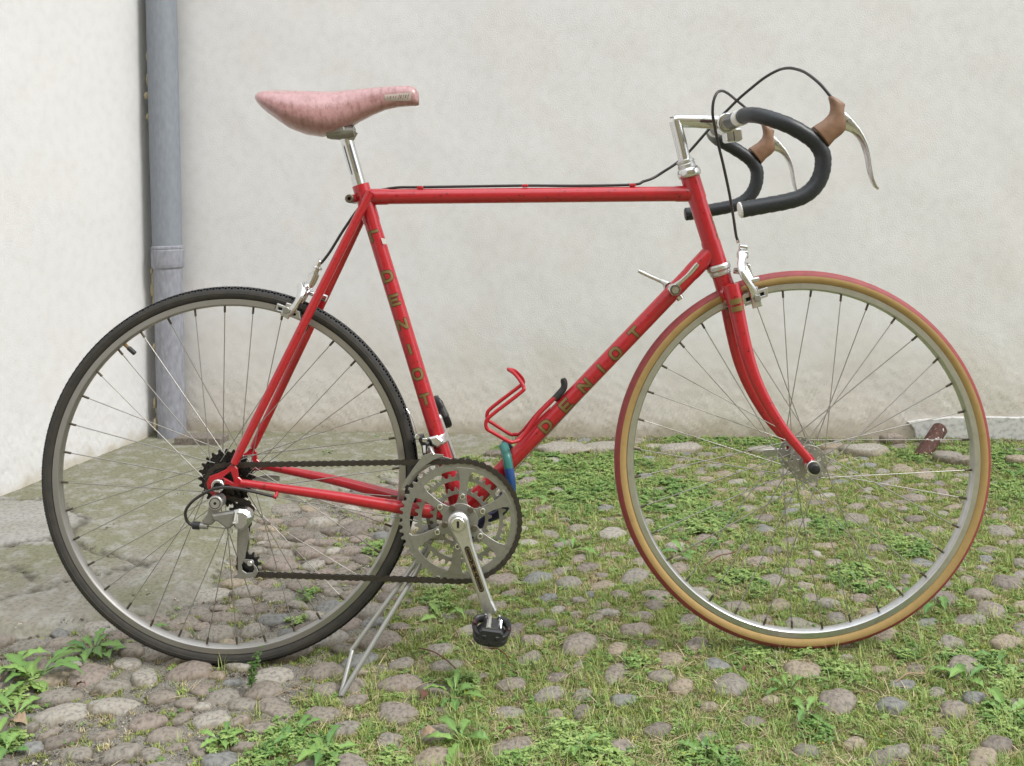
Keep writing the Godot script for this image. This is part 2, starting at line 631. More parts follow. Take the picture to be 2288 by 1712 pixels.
# places where leafy ground cover grows thickest: x, z, radius
const GREEN := [Vector3(0.1731, -1.0085, 0.238), Vector3(0.1033, -1.2588, 0.167), Vector3(0.3004, -1.1891, 0.1641), Vector3(0.4098, -0.9031, 0.1771), Vector3(0.4647, -0.6717, 0.1384), Vector3(0.8205, -1.4203, 0.1483), Vector3(0.5764, -1.519, 0.1001), Vector3(0.7011, -1.5067, 0.1005), Vector3(1.4989, -1.2132, 0.184), Vector3(1.3557, -0.8694, 0.1344), Vector3(1.2216, -1.2387, 0.0813), Vector3(0.7617, -0.6166, 0.0762), Vector3(0.7238, -0.3041, 0.0675), Vector3(-0.364, 0.2507, 0.0918), Vector3(-0.2833, 0.3017, 0.0725), Vector3(-0.3939, 0.2972, 0.0573), Vector3(-0.095, 0.0981, 0.053), Vector3(0.074, 0.2694, 0.0807), Vector3(0.1247, 0.3185, 0.0709), Vector3(0.4185, 0.0268, 0.075), Vector3(0.5057, 0.0106, 0.0764), Vector3(0.5542, 0.0827, 0.0652), Vector3(0.2585, 0.324, 0.0714), Vector3(0.8015, 0.0948, 0.097), Vector3(0.7496, 0.2487, 0.0808), Vector3(0.7551, 0.0438, 0.0491), Vector3(0.2021, 0.0493, 0.0546), Vector3(-0.7919, 0.2325, 0.0548), Vector3(-0.8514, 0.0928, 0.0785), Vector3(-0.1958, -1.3686, 0.0629), Vector3(-0.029, -1.4288, 0.096), Vector3(-0.6445, -1.4097, 0.0422), Vector3(-0.4989, -1.6249, 0.0308), Vector3(-0.4538, -0.2786, 0.028), Vector3(-0.4428, -0.148, 0.0305), Vector3(-0.339, -0.565, 0.0479), Vector3(-0.1684, -0.2392, 0.0519), Vector3(0.4713, -0.3195, 0.0658), Vector3(0.8984, -0.4819, 0.0739), Vector3(-0.4646, 0.2464, 0.0424), Vector3(-0.0237, 0.3237, 0.0627), Vector3(-0.1941, 0.3054, 0.0398), Vector3(0.4406, 0.2605, 0.0504), Vector3(0.6818, 0.0057, 0.059), Vector3(0.983, -1.5974, 0.1051)]


func greenness(x: float, z: float) -> float:
	var g := 0.0
	for q in GREEN:
		var d = Vector2(x - q.x, (z - q.y) * 0.8).length() / (q.z * (0.68 if q.y > 0.0 else 1.0))
		g = maxf(g, 1.0 - d * 0.62)
	return clampf(g + n_patch.get_noise_2d(x * 240.0, z * 240.0) * 0.35, 0.0, 1.0)


# how mossy the joints are: bare grit at the left, overgrown at the right
func mossiness(x: float, z: float) -> float:
	var m := ss(-0.42, -0.02, x + 0.16 * n_patch.get_noise_2d(x * 90.0, z * 90.0) + 0.45 * maxf(z - 0.05, 0.0))
	return clampf(m + 0.30 * n_patch.get_noise_2d(x * 300.0 + 70.0, z * 300.0), 0.0, 1.0)


func make_ground() -> Node3D:
	var xs := []
	var zs := []
	var x := -1.72
	while x < 2.62:
		xs.append(x)
		x += 0.0095
	while x < 14.0:
		xs.append(x)
		x += 0.35
	var z := -1.96
	while z < 0.46:
		zs.append(z)
		z += 0.0095
	while z < 14.0:
		zs.append(z)
		z += 0.35
	var a := Acc.new()
	var nx := xs.size()
	var hs := PackedFloat32Array()
	for zz in zs:
		for xx in xs:
			var d := n_soil.get_noise_2d(xx * 100.0, zz * 100.0) * 0.006 + n_fine.get_noise_2d(xx * 100.0, zz * 100.0) * 0.0035
			hs.append(gh(xx, zz) + d - 0.004)
	var grit := Color(0.290, 0.270, 0.232)
	var dark := Color(0.195, 0.172, 0.138)
	var moss_c := Color(0.310, 0.325, 0.135)
	var straw_c := Color(0.430, 0.375, 0.240)
	for j in zs.size():
		for i in nx:
			var xx: float = xs[i]
			var zz: float = zs[j]
			var hx := hs[j * nx + mini(i + 1, nx - 1)] - hs[j * nx + maxi(i - 1, 0)]
			var hz := hs[mini(j + 1, zs.size() - 1) * nx + i] - hs[maxi(j - 1, 0) * nx + i]
			var dx: float = xs[mini(i + 1, nx - 1)] - xs[maxi(i - 1, 0)]
			var dz: float = zs[mini(j + 1, zs.size() - 1)] - zs[maxi(j - 1, 0)]
			var nn := Vector3(-hx / dx, 1.0, -hz / dz).normalized()
			var m := mossiness(xx, zz)
			var f := n_fine.get_noise_2d(xx * 60.0 + 31.0, zz * 60.0) * 0.5 + 0.5
			var c := grit.lerp(dark, ss(0.45, 0.8, f) * 0.7).lerp(moss_c.lerp(straw_c, ss(0.35, 0.7, f)), m * 0.85)
			a.vert(Vector3(xx, hs[j * nx + i], zz), nn, c)
	for j in zs.size() - 1:
		for i in nx - 1:
			var q := j * nx + i
			a.ix.append_array(PackedInt32Array([q, q + 1, q + nx + 1, q, q + nx + 1, q + nx]))
	var o := add_part(self, "ground", a, M.soil)
	o.set_meta("kind", "structure")
	return o


func make_apron() -> void:
	var poly := PackedVector2Array(APRON)
	var step := 0.011
	var nx := 210
	var nz := 200
	var x0 := -1.78
	var z0 := -1.96
	var idx := {}
	var a := Acc.new()
	var inside := {}
	for j in nz:
		for i in nx:
			var px := x0 + (i + 0.5) * step
			var pz := z0 + (j + 0.5) * step
			var wob := Vector2(n_soil.get_noise_2d(px * 60.0, pz * 60.0), n_soil.get_noise_2d(px * 60.0 + 99.0, pz * 60.0)) * 0.035 + Vector2(n_fine.get_noise_2d(px * 100.0, pz * 100.0), n_fine.get_noise_2d(px * 100.0 + 50.0, pz * 100.0)) * 0.012
			if Geometry2D.is_point_in_polygon(Vector2(px, pz) + wob, poly):
				inside[Vector2i(i, j)] = true
	var cracks := [[Vector2(-1.1206, -0.2533), Vector2(-1.0536, -0.3089), Vector2(-0.9906, -0.3632), Vector2(-0.9218, -0.4153), Vector2(-0.8405, -0.475)], [Vector2(-1.2117, -0.4491), Vector2(-1.1519, -0.4562), Vector2(-1.0826, -0.3838)], [Vector2(-1.1803, -0.6861), Vector2(-1.0245, -0.5501), Vector2(-0.8373, -0.4393)], [Vector2(-1.4723, -0.9585), Vector2(-1.3169, -0.963), Vector2(-1.1508, -0.7881), Vector2(-1.1245, -0.6431), Vector2(-1.2185, -0.624), Vector2(-1.272, -0.5965)], [Vector2(-0.9641, -1.1678), Vector2(-0.7715, -1.0856), Vector2(-0.6232, -0.922)]]
	var olive := Color(0.228, 0.226, 0.146)
	var drab := Color(0.275, 0.258, 0.212)
	var pale := Color(0.385, 0.380, 0.355)
	var grime := Color(0.085, 0.075, 0.055)
	var patch := PackedVector2Array([Vector2(-1.5725, -0.9952), Vector2(-1.3169, -0.963), Vector2(-1.1508, -0.7881), Vector2(-1.1245, -0.6431), Vector2(-1.2151, -0.6175), Vector2(-1.3243, -0.5696)])
	var at := func(i: int, j: int) -> int:
		var key := Vector2i(i, j)
		if idx.has(key):
			return idx[key]
		var px := x0 + i * step
		var pz := z0 + j * step
		var p := Vector2(px, pz)
		var f := n_soil.get_noise_2d(px * 45.0, pz * 45.0)
		var g := n_patch.get_noise_2d(px * 70.0, pz * 70.0)
		var rim := 1.0
		for e in 13:
			rim = minf(rim, Geometry2D.get_closest_point_to_segment(p, poly[e], poly[e + 1]).distance_to(p) / 0.035)
		var h := gh(px, pz) - 0.004 + 0.018 * ss(0.0, 1.0, rim) + f * 0.003 + n_fine.get_noise_2d(px * 80.0, pz * 80.0) * 0.0016
		var c := olive.lerp(drab, clampf(ss(-0.95, -0.25, pz) * 0.75 + g * 1.1 + f * 0.4, 0.0, 1.0))
		c = c.lerp(pale, 0.5 * ss(0.12, 0.34, n_fine.get_noise_2d(px * 30.0 + 7.0, pz * 30.0) + 0.2 * g))
		if Geometry2D.is_point_in_polygon(p + Vector2(f, g) * 0.05, patch):
			c = pale.lerp(drab, 0.3 + 0.4 * f)
			h += 0.003
		var dmin := 1.0
		for line in cracks:
			for k in line.size() - 1:
				var q := Geometry2D.get_closest_point_to_segment(p + Vector2(f, n_fine.get_noise_2d(px * 70.0, pz * 70.0)) * 0.025, line[k], line[k + 1])
				dmin = minf(dmin, q.distance_to(p + Vector2(f, n_fine.get_noise_2d(px * 70.0, pz * 70.0)) * 0.025))
		if dmin < 0.014:
			var t := 1.0 - dmin / 0.014
			h -= 0.007 * t
			c = c.lerp(grime, 0.9 * t)
		idx[key] = a.vert(Vector3(px, h, pz), Vector3.UP, c)
		return idx[key]
	for key in inside:
		var i: int = key.x
		var j: int = key.y
		var p: int = (at as Callable).call(i, j)
		var q: int = (at as Callable).call(i + 1, j)
		var r: int = (at as Callable).call(i + 1, j + 1)
		var s: int = (at as Callable).call(i, j + 1)
		a.ix.append_array(PackedInt32Array([p, q, r, p, r, s]))
		for e in [[1, 0, q, r], [-1, 0, s, p], [0, 1, r, s], [0, -1, p, q]]:
			if not inside.has(Vector2i(i + e[0], j + e[1])):
				var u: int = e[2]
				var w: int = e[3]
				var d := Vector3(0, -0.03, 0)
				var s0 := a.v.size()
				var nn := Vector3(e[0], 0.6, e[1]).normalized()
				for pt in [a.v[u], a.v[w], a.v[w] + d, a.v[u] + d]:
					a.vert(pt, nn, a.c[u] * 0.9)
				a.quad(s0, s0 + 1, s0 + 2, s0 + 3)
	# normals from the relief
	for key in idx:
		var l: int = idx.get(key - Vector2i(1, 0), idx[key])
		var rr: int = idx.get(key + Vector2i(1, 0), idx[key])
		var u: int = idx.get(key - Vector2i(0, 1), idx[key])
		var dn: int = idx.get(key + Vector2i(0, 1), idx[key])
		var tx := a.v[rr] - a.v[l]
		var tz := a.v[dn] - a.v[u]
		if tx.length() > 0.0 and tz.length() > 0.0:
			a.n[idx[key]] = tz.cross(tx).normalized()
	var o := add_part(self, "concrete_apron", a, M.concrete)
	o.set_meta("kind", "structure")


func in_apron(p: Vector2) -> bool:
	return Geometry2D.is_point_in_polygon(p, PackedVector2Array(APRON))


func stone_mesh(k: int) -> ArrayMesh:
	var r := RandomNumberGenerator.new()
	r.seed = 900 + k
	var f := FastNoiseLite.new()
	f.seed = 50 + k
	f.frequency = 0.62
	f.fractal_octaves = 2
	var a := Acc.new()
	var seg := 22
	var rings := 11
	var boxy := r.randf_range(2.0, 2.5)
	for i in rings + 1:
		var th := 0.68 * PI * i / rings
		for q in seg:
			var ph := TAU * q / seg
			var d := Vector3(sin(th) * cos(ph), cos(th), sin(th) * sin(ph))
			var pw := pow(pow(absf(d.x), boxy) + pow(absf(d.y), boxy) + pow(absf(d.z), boxy), -1.0 / boxy)
			var p := d * pw * (1.0 + 0.22 * f.get_noise_3dv(d * 1.2) + 0.035 * f.get_noise_3dv(d * 4.5))
			if p.y > 0.5:
				p.y = 0.5 + (p.y - 0.5) * 0.45
			# soil clings round the stone's foot, higher in some places than in others
			var dirt := ss(0.62, 0.20, p.y + 0.35 * f.get_noise_3dv(d * 3.0 + Vector3(9, 0, 0)))
			a.vert(p, d, Color.WHITE.lerp(Color(0.66, 0.60, 0.46), 0.8 * dirt))
	for i in rings:
		for q in seg:
			var s := i * seg + q
			var t := i * seg + (q + 1) % seg
			a.quad(s, t, t + seg, s + seg)
	# smooth normals
	var acc := PackedVector3Array()
	acc.resize(a.v.size())
	for i in range(0, a.ix.size(), 3):
		var fn := -(a.v[a.ix[i + 1]] - a.v[a.ix[i]]).cross(a.v[a.ix[i + 2]] - a.v[a.ix[i]])
		for j in 3:
			acc[a.ix[i + j]] += fn
	for i in seg:
		acc[i] = Vector3.UP
	for i in a.v.size():
		a.n[i] = acc[i].normalized() if acc[i].length() > 1e-9 else Vector3.UP
	return a.mesh()


func stone_free(p: Vector2, r: float, k: float) -> bool:
	var c := Vector2i(floori(p.x / 0.08), floori(p.y / 0.08))
	for dx in range(-2, 3):
		for dz in range(-2, 3):
			for i in stone_grid.get(c + Vector2i(dx, dz), []):
				var s: Dictionary = stones[i]
				if p.distance_to(s.p) < (r + s.r) * k:
					return false
	return true


func add_stone(p: Vector2, r: float, yaw: float, tone: String, ratio: float, rise: float) -> void:
	var c := Vector2i(floori(p.x / 0.08), floori(p.y / 0.08))
	if not stone_grid.has(c):
		stone_grid[c] = []
	stone_grid[c].append(stones.size())
	stones.append({"p": p, "r": r, "yaw": yaw, "tone": tone, "ratio": ratio, "rise": rise})


# whether a point of the ground is covered by a stone, and how high the stone stands there
func on_stone(p: Vector2, shrink: float) -> bool:
	var c := Vector2i(floori(p.x / 0.08), floori(p.y / 0.08))
	for dx in range(-1, 2):
		for dz in range(-1, 2):
			for i in stone_grid.get(c + Vector2i(dx, dz), []):
				var s: Dictionary = stones[i]
				var d: Vector2 = (p - s.p).rotated(s.yaw)
				d.y /= s.ratio
				if d.length() < s.r * shrink:
					return true
	return false


func make_stones(ground: Node3D) -> void:
	# the stones that stand out: x, z, half length, then tone and turn
	var big := [
		[Vector3(-0.1319, 0.2988, 0.0462), "tan", 0.2], [Vector3(-0.2038, 0.177, 0.0367), "brown", -0.4], [Vector3(-0.1371, 0.2354, 0.0321), "brown", 0.3], [Vector3(-0.2085, 0.0881, 0.041), "pink", 0.1], [Vector3(-0.1475, 0.1093, 0.037), "dark", -0.1], [Vector3(-0.1338, 0.026, 0.0348), "grey", 0.2], [Vector3(-0.15, -0.0353, 0.0312), "grey", 0.0],
		[Vector3(-0.3442, 0.0371, 0.0333), "brown", 0.1], [Vector3(-0.3368, 0.0943, 0.0279), "brown", 0.2], [Vector3(-0.3241, 0.1758, 0.0302), "brown", -0.2], [Vector3(-0.2812, 0.2111, 0.0304), "grey", 0.2], [Vector3(-0.2075, 0.25, 0.0271), "grey", 0.7], [Vector3(-0.1893, -0.1085, 0.0245), "brown", 0.2],
		[Vector3(0.02, -0.0575, 0.0286), "pink", 0.3], [Vector3(0.1029, -0.0349, 0.0405), "brown", 0.7], [Vector3(0.1726, -0.0187, 0.0281), "tan", 0.9], [Vector3(0.0439, -0.1235, 0.0255), "brown", 0.2], [Vector3(0.055, -0.2467, 0.0218), "blue", 0.5], [Vector3(0.117, -0.2295, 0.0186), "grey", 0.2], [Vector3(0.0722, -0.1882, 0.0182), "pale", 0.6], [Vector3(0.1648, -0.2046, 0.0164), "tan", 0.3], [Vector3(0.2064, -0.2562, 0.021), "brown", 0.4], [Vector3(0.1703, -0.1678, 0.0241), "pale", 0.1], [Vector3(0.1427, -0.1464, 0.0179), "brown", 0.4], [Vector3(0.0768, -0.102, 0.0146), "tan", 0.9],
		[Vector3(0.0426, 0.1316, 0.0295), "grey", 0.2], [Vector3(-0.022, 0.0985, 0.0273), "brown", 0.1], [Vector3(0.096, 0.1355, 0.0208), "grey", 0.8], [Vector3(0.0908, 0.1848, 0.0211), "dark", 1.0], [Vector3(0.0483, 0.1911, 0.0168), "tan", -0.4], [Vector3(0.2051, 0.2452, 0.0255), "dark", 0.5], [Vector3(0.2361, 0.0846, 0.0251), "brown", 0.2], [Vector3(0.1432, 0.282, 0.0233), "brown", 0.3], [Vector3(-0.1365, 0.1704, 0.0162), "pink", -0.2], [Vector3(-0.0678, -0.051, 0.0285), "brown", 0.1],
		[Vector3(0.4804, 0.0727, 0.037), "tan", 0.2], [Vector3(0.2626, 0.1211, 0.0282), "tan", 1.0], [Vector3(0.5035, 0.1773, 0.0371), "brown", 0.9], [Vector3(0.5865, 0.195, 0.0329), "blue", 0.8], [Vector3(0.2964, 0.1804, 0.0154), "tan", 0.2], [Vector3(0.3991, 0.1697, 0.0175), "tan", 0.3], [Vector3(0.6302, 0.1281, 0.0259), "blue", 0.3], [Vector3(0.6732, 0.1552, 0.0184), "grey", 0.5], [Vector3(0.7268, 0.1735, 0.0231), "blue", 0.7], [Vector3(0.6754, 0.2139, 0.0296), "brown", 1.0], [Vector3(0.7561, 0.0751, 0.0339), "brown", 0.6], [Vector3(0.8769, -0.0126, 0.036), "tan", 0.5], [Vector3(0.489, 0.293, 0.0225), "tan", 0.5], [Vector3(0.5108, 0.3333, 0.0238), "dark", 0.6], [Vector3(0.5423, 0.3187, 0.0266), "grey", 0.5], [Vector3(0.6915, 0.3133, 0.0275), "dark", 0.5], [Vector3(0.6534, 0.3469, 0.0336), "tan", 0.8], [Vector3(0.3178, -0.0237, 0.0266), "brown", 0.6], [Vector3(0.4129, 0.3098, 0.0204), "grey", 0.4], [Vector3(0.6125, 0.0776, 0.0188), "tan", 0.3], [Vector3(0.2753, 0.2633, 0.0197), "brown", 0.3], [Vector3(0.323, 0.2943, 0.0179), "pink", 0.3], [Vector3(0.9313, -0.2113, 0.0348), "brown", 0.4], [Vector3(0.6139, -0.1898, 0.0264), "grey", 0.5], [Vector3(0.5869, -0.2157, 0.0213), "brown", 0.4],
		[Vector3(-0.5931, 0.0249, 0.0413), "pink", 0.1], [Vector3(-0.6099, 0.1085, 0.0288), "brown", 0.0], [Vector3(-0.508, 0.1103, 0.0301), "grey", 0.2], [Vector3(-0.6809, 0.1373, 0.0427), "pale", 0.0], [Vector3(-0.6034, 0.1863, 0.0331), "pink", 0.4], [Vector3(-0.5591, 0.2197, 0.0332), "brown", 0.2], [Vector3(-0.5608, 0.1284, 0.0219), "brown", -0.6], [Vector3(-0.5521, 0.1724, 0.0187), "brown", 0.9], [Vector3(-0.5044, 0.1786, 0.0336), "pale", 0.3], [Vector3(-0.6587, 0.2205, 0.0241), "brown", 0.2], [Vector3(-0.7189, 0.2306, 0.0288), "dark", 0.3], [Vector3(-0.6818, 0.2665, 0.0316), "grey", -0.3], [Vector3(-0.6105, 0.2695, 0.031), "grey", 0.2], [Vector3(-0.4551, 0.29, 0.0315), "blue", 0.3], [Vector3(-0.4412, 0.0405, 0.0439), "pale", 0.1], [Vector3(-0.4427, 0.0923, 0.0328), "brown", 0.2], [Vector3(-0.3533, 0.0367, 0.0371), "brown", 0.2], [Vector3(-0.4187, 0.2064, 0.0267), "brown", 0.3], [Vector3(-0.7877, 0.0973, 0.0386), "grey", 0.1], [Vector3(-0.7525, 0.1537, 0.0487), "pale", 0.0], [Vector3(-0.6641, 0.0426, 0.0348), "pale", -1.1]]
	for b in big:
		var g: Vector3 = b[0]
		add_stone(Vector2(g.x, g.y), g.z * 1.02, b[2], b[1], rng.randf_range(0.60, 0.80), rng.randf_range(0.30, 0.44) if g.x > -0.1 else rng.randf_range(0.18, 0.32))
	var tones := ["brown", "brown", "brown", "grey", "grey", "grey", "tan", "tan", "pink", "pink", "dark", "dark", "blue", "pale"]
	# three passes, large stones first
	for step in [[2600, 0.034, 0.048], [4000, 0.024, 0.035], [3500, 0.015, 0.025]]:
		for n in step[0]:
			var z := rng.randf_range(-1.80, 0.46)
			var half := (1.68 - z) * 0.60 + 0.12
			var p := Vector2(rng.randf_range(-half, half), z)
			if behind_wall(p) or in_apron(p):
				continue
			var r := rng.randf_range(step[1], step[2])
			var m := mossiness(p.x, p.y)
			var g := greenness(p.x, p.y)
			if g > 0.34 and rng.randf() < 0.9:
				continue
			var front := ss(-0.15, 0.12, z)
			var k := 0.74 + m * (0.12 + 0.22 * front)
			if m > 0.4 and rng.randf() < 0.10 + 0.4 * front:
				continue
			if not stone_free(p, r, k):
				continue
			var yaw := 0.55 + rng.randfn(0.0, 0.5) if p.x > -0.1 else rng.randfn(0.1, 0.5)
			var rise := rng.randf_range(0.06, 0.27) if p.x > -0.2 else rng.randf_range(0.16, 0.36)
			add_stone(p, r, yaw, tones[rng.randi() % tones.size()], rng.randf_range(0.48, 0.88), rise)
	# the 300 that show largest are pieces of their own
	var eye := Vector3(0, 0.8046, 1.6675)
	var order := range(stones.size())
	var shows := []
	for s in stones:
		var d := eye.distance_to(on_ground(s.p))
		var in_view = absf(s.p.x) < (1.68 - s.p.y) * 0.555 + 0.02 and s.p.y < 0.36
		shows.append((s.r / d) if in_view else 0.0)
	order.sort_custom(func(i, j): return shows[i] > shows[j])
	var kinds := []
	for k in 14:
		kinds.append(stone_mesh(k))
	var rest := []
	for n in order.size():
		var s: Dictionary = stones[order[n]]
		var h: float = s.r * s.ratio * 1.25
		var size := Vector3(s.r, h, s.r * s.ratio)
		var b := Basis(Vector3.UP, s.yaw) * Basis(Vector3(1, 0, 0), rng.randfn(0, 0.10)) * Basis(Vector3(0, 0, 1), rng.randfn(0, 0.10))
		var t := Transform3D(b.scaled_local(size), on_ground(s.p, -h * 0.78 + h * s.rise * 1.15))
		if n < 300:
			var o := add_part(ground, "cobblestone", kinds[rng.randi() % kinds.size()], M["stone_" + s.tone])
			o.transform = t
		else:
			rest.append([t, s.tone])
	var cols := {}
	for k in ["brown", "grey", "blue", "tan", "dark", "pale", "pink"]:
		cols[k] = M["stone_" + k].albedo_color.srgb_to_linear()
	for part in 3:
		var mm := MultiMesh.new()
		mm.transform_format = MultiMesh.TRANSFORM_3D
		mm.use_colors = true
		mm.mesh = kinds[part * 3]
		var mine := []
		for i in rest.size():
			if i % 3 == part:
				mine.append(rest[i])
		mm.instance_count = mine.size()
		for i in mine.size():
			mm.set_instance_transform(i, mine[i][0])
			var c: Color = cols[mine[i][1]]
			mm.set_instance_color(i, c * rng.randf_range(0.85, 1.12))
		var o := MultiMeshInstance3D.new()
		o.name = "small_cobblestones"
		o.multimesh = mm
		o.material_override = M.stone_mass
		o.set_meta("kind", "stuff")
		ground.add_child(o, true)


# ---- plants

func blade(a: Acc, at: Vector3, dir: Vector3, l: float, w: float, droop: float, c: Color, n := 3) -> void:
	var side := dir.cross(Vector3.UP)
	side = side.normalized() if side.length() > 0.01 else Vector3(1, 0, 0)
	var prev := []
	var p := at
	var d := dir
	for i in n + 1:
		var t := float(i) / n
		var hw := w * (1.0 - t * t) * 0.5
		var nn := side.cross(d).normalized()
		var cur := [a.vert(p - side * hw, nn, c), a.vert(p + side * hw, nn, c)]
		if prev:
			a.quad(prev[0], prev[1], cur[1], cur[0])
		prev = cur
		p += d * (l / n)
		d = (d + Vector3(0, -droop / n, 0)).normalized()


func leaflet(a: Acc, at: Vector3, dir: Vector3, up: Vector3, l: float, w: float, c: Color) -> void:
	# an oval leaf folded a little along its middle
	var side := dir.cross(up).normalized()
	var o := a.vert(at, up, c)
	var tip := a.vert(at + dir * l - up * l * 0.12, up, c)
	var mid := a.vert(at + dir * l * 0.5 - up * l * 0.10, up, c)
	for s in [-1, 1]:
		var e := a.vert(at + dir * l * 0.32 + side * w * 0.5 * s + up * l * 0.05, (up - side * s * 0.35).normalized(), c * 0.96)
		var f := a.vert(at + dir * l * 0.72 + side * w * 0.42 * s + up * l * 0.02, (up - side * s * 0.35).normalized(), c * 0.96)
		a.tri(o, e, mid)
		a.tri(e, f, mid)
		a.tri(f, tip, mid)


func tuft_mesh(kind: String, k: int) -> ArrayMesh:
	var r := RandomNumberGenerator.new()
	r.seed = 400 + k + kind.length() * 31
	var a := Acc.new()
	var w := Color.WHITE
	match kind:
		"moss":
			for i in 26:
				var an := r.randf() * TAU
				var tilt := r.randf_range(0.15, 1.25)
				var d := Vector3(cos(an) * sin(tilt), cos(tilt), sin(an) * sin(tilt))
				var b := Vector3(r.randfn(0, 0.35), 0, r.randfn(0, 0.35))
				blade(a, b, d, r.randf_range(0.35, 0.9), r.randf_range(0.10, 0.20), 0.5, w * r.randf_range(0.7, 1.15), 2)
		"sprig":
			for i in 9:
				var an := r.randf() * TAU
				var tilt := r.randf_range(0.1, 0.9)
				var d := Vector3(cos(an) * sin(tilt), cos(tilt), sin(an) * sin(tilt))
				var l := r.randf_range(0.45, 1.1)
				var tip := d * l
				blade(a, Vector3.ZERO, d, l, 0.05, 0.0, Color(0.8, 0.8, 0.6), 1)
				var n := 3 if r.randf() < 0.7 else 2
				for q in n:
					var la := an + q * TAU / 3.0 + r.randf_range(-0.3, 0.3)
					var ld := Vector3(cos(la), r.randf_range(-0.15, 0.3), sin(la)).normalized()
					leaflet(a, tip, ld, (Vector3.UP + d * 0.4).normalized(), r.randf_range(0.30, 0.5), r.randf_range(0.24, 0.36), w * r.randf_range(0.75, 1.2))
		"grass":
			for i in 9:
				var an := r.randf() * TAU
				var tilt := r.randf_range(0.1, 0.9)
				var d := Vector3(cos(an) * sin(tilt), cos(tilt), sin(an) * sin(tilt))
				blade(a, Vector3(r.randfn(0, 0.12), 0, r.randfn(0, 0.12)), d, r.randf_range(0.5, 1.2), r.randf_range(0.035, 0.06), 1.0, w * r.randf_range(0.75, 1.2), 4)
		"straw":
			for i in 5:
				var an := r.randf() * TAU
				var d := Vector3(cos(an), r.randf_range(0.0, 0.35), sin(an)).normalized()
				blade(a, Vector3(r.randfn(0, 0.4), 0.08, r.randfn(0, 0.4)), d, r.randf_range(0.6, 1.6), r.randf_range(0.03, 0.06), 0.3, w * r.randf_range(0.7, 1.2), 3)
		"crumb":
			for i in 7:
				var p := Vector3(r.randfn(0, 0.8), 0.05, r.randfn(0, 0.8))
				ball(a, p, Vector3.ONE * r.randf_range(0.10, 0.32) * Vector3(1, 0.7, r.randf_range(0.6, 1.0)), 6)
	return a.mesh()


func scatter(called: String, kind: String, m: Material, list: Array, label := "") -> void:
	# list: [transform, colour]; shared out over a few shapes
	var shapes := 4
	var root := Node3D.new()
	root.name = called
	add_child(root)
	root.set_meta("kind", "stuff")
	for k in shapes:
		var mine := []
		for i in list.size():
			if i % shapes == k:
				mine.append(list[i])
		if mine.is_empty():
			continue
		var mm := MultiMesh.new()
		mm.transform_format = MultiMesh.TRANSFORM_3D
		mm.use_colors = true
		mm.mesh = tuft_mesh(kind, k)
		mm.instance_count = mine.size()
		for i in mine.size():
			mm.set_instance_transform(i, mine[i][0])
			mm.set_instance_color(i, mine[i][1])
		var o := MultiMeshInstance3D.new()
		o.name = called + "_tufts"
		o.multimesh = mm
		o.material_override = m
		o.set_meta("kind", "stuff")
		root.add_child(o, true)
	if label:
		root.set_meta("label", label)


func random_spot() -> Vector2:
	# even over the picture rather than over the ground: nearer ground gets its share
	var z := lerpf(0.42, -1.80, pow(rng.randf(), 1.15))
	var half := (1.68 - z) * 0.585 + 0.04
	return Vector2(rng.randf_range(-half, half), z)


func turned(p: Vector2, size: float, up := 0.0, squash := 1.0) -> Transform3D:
	var b := Basis(Vector3.UP, rng.randf() * TAU).scaled_local(Vector3(size, size * squash, size))
	return Transform3D(b, on_ground(p, up))


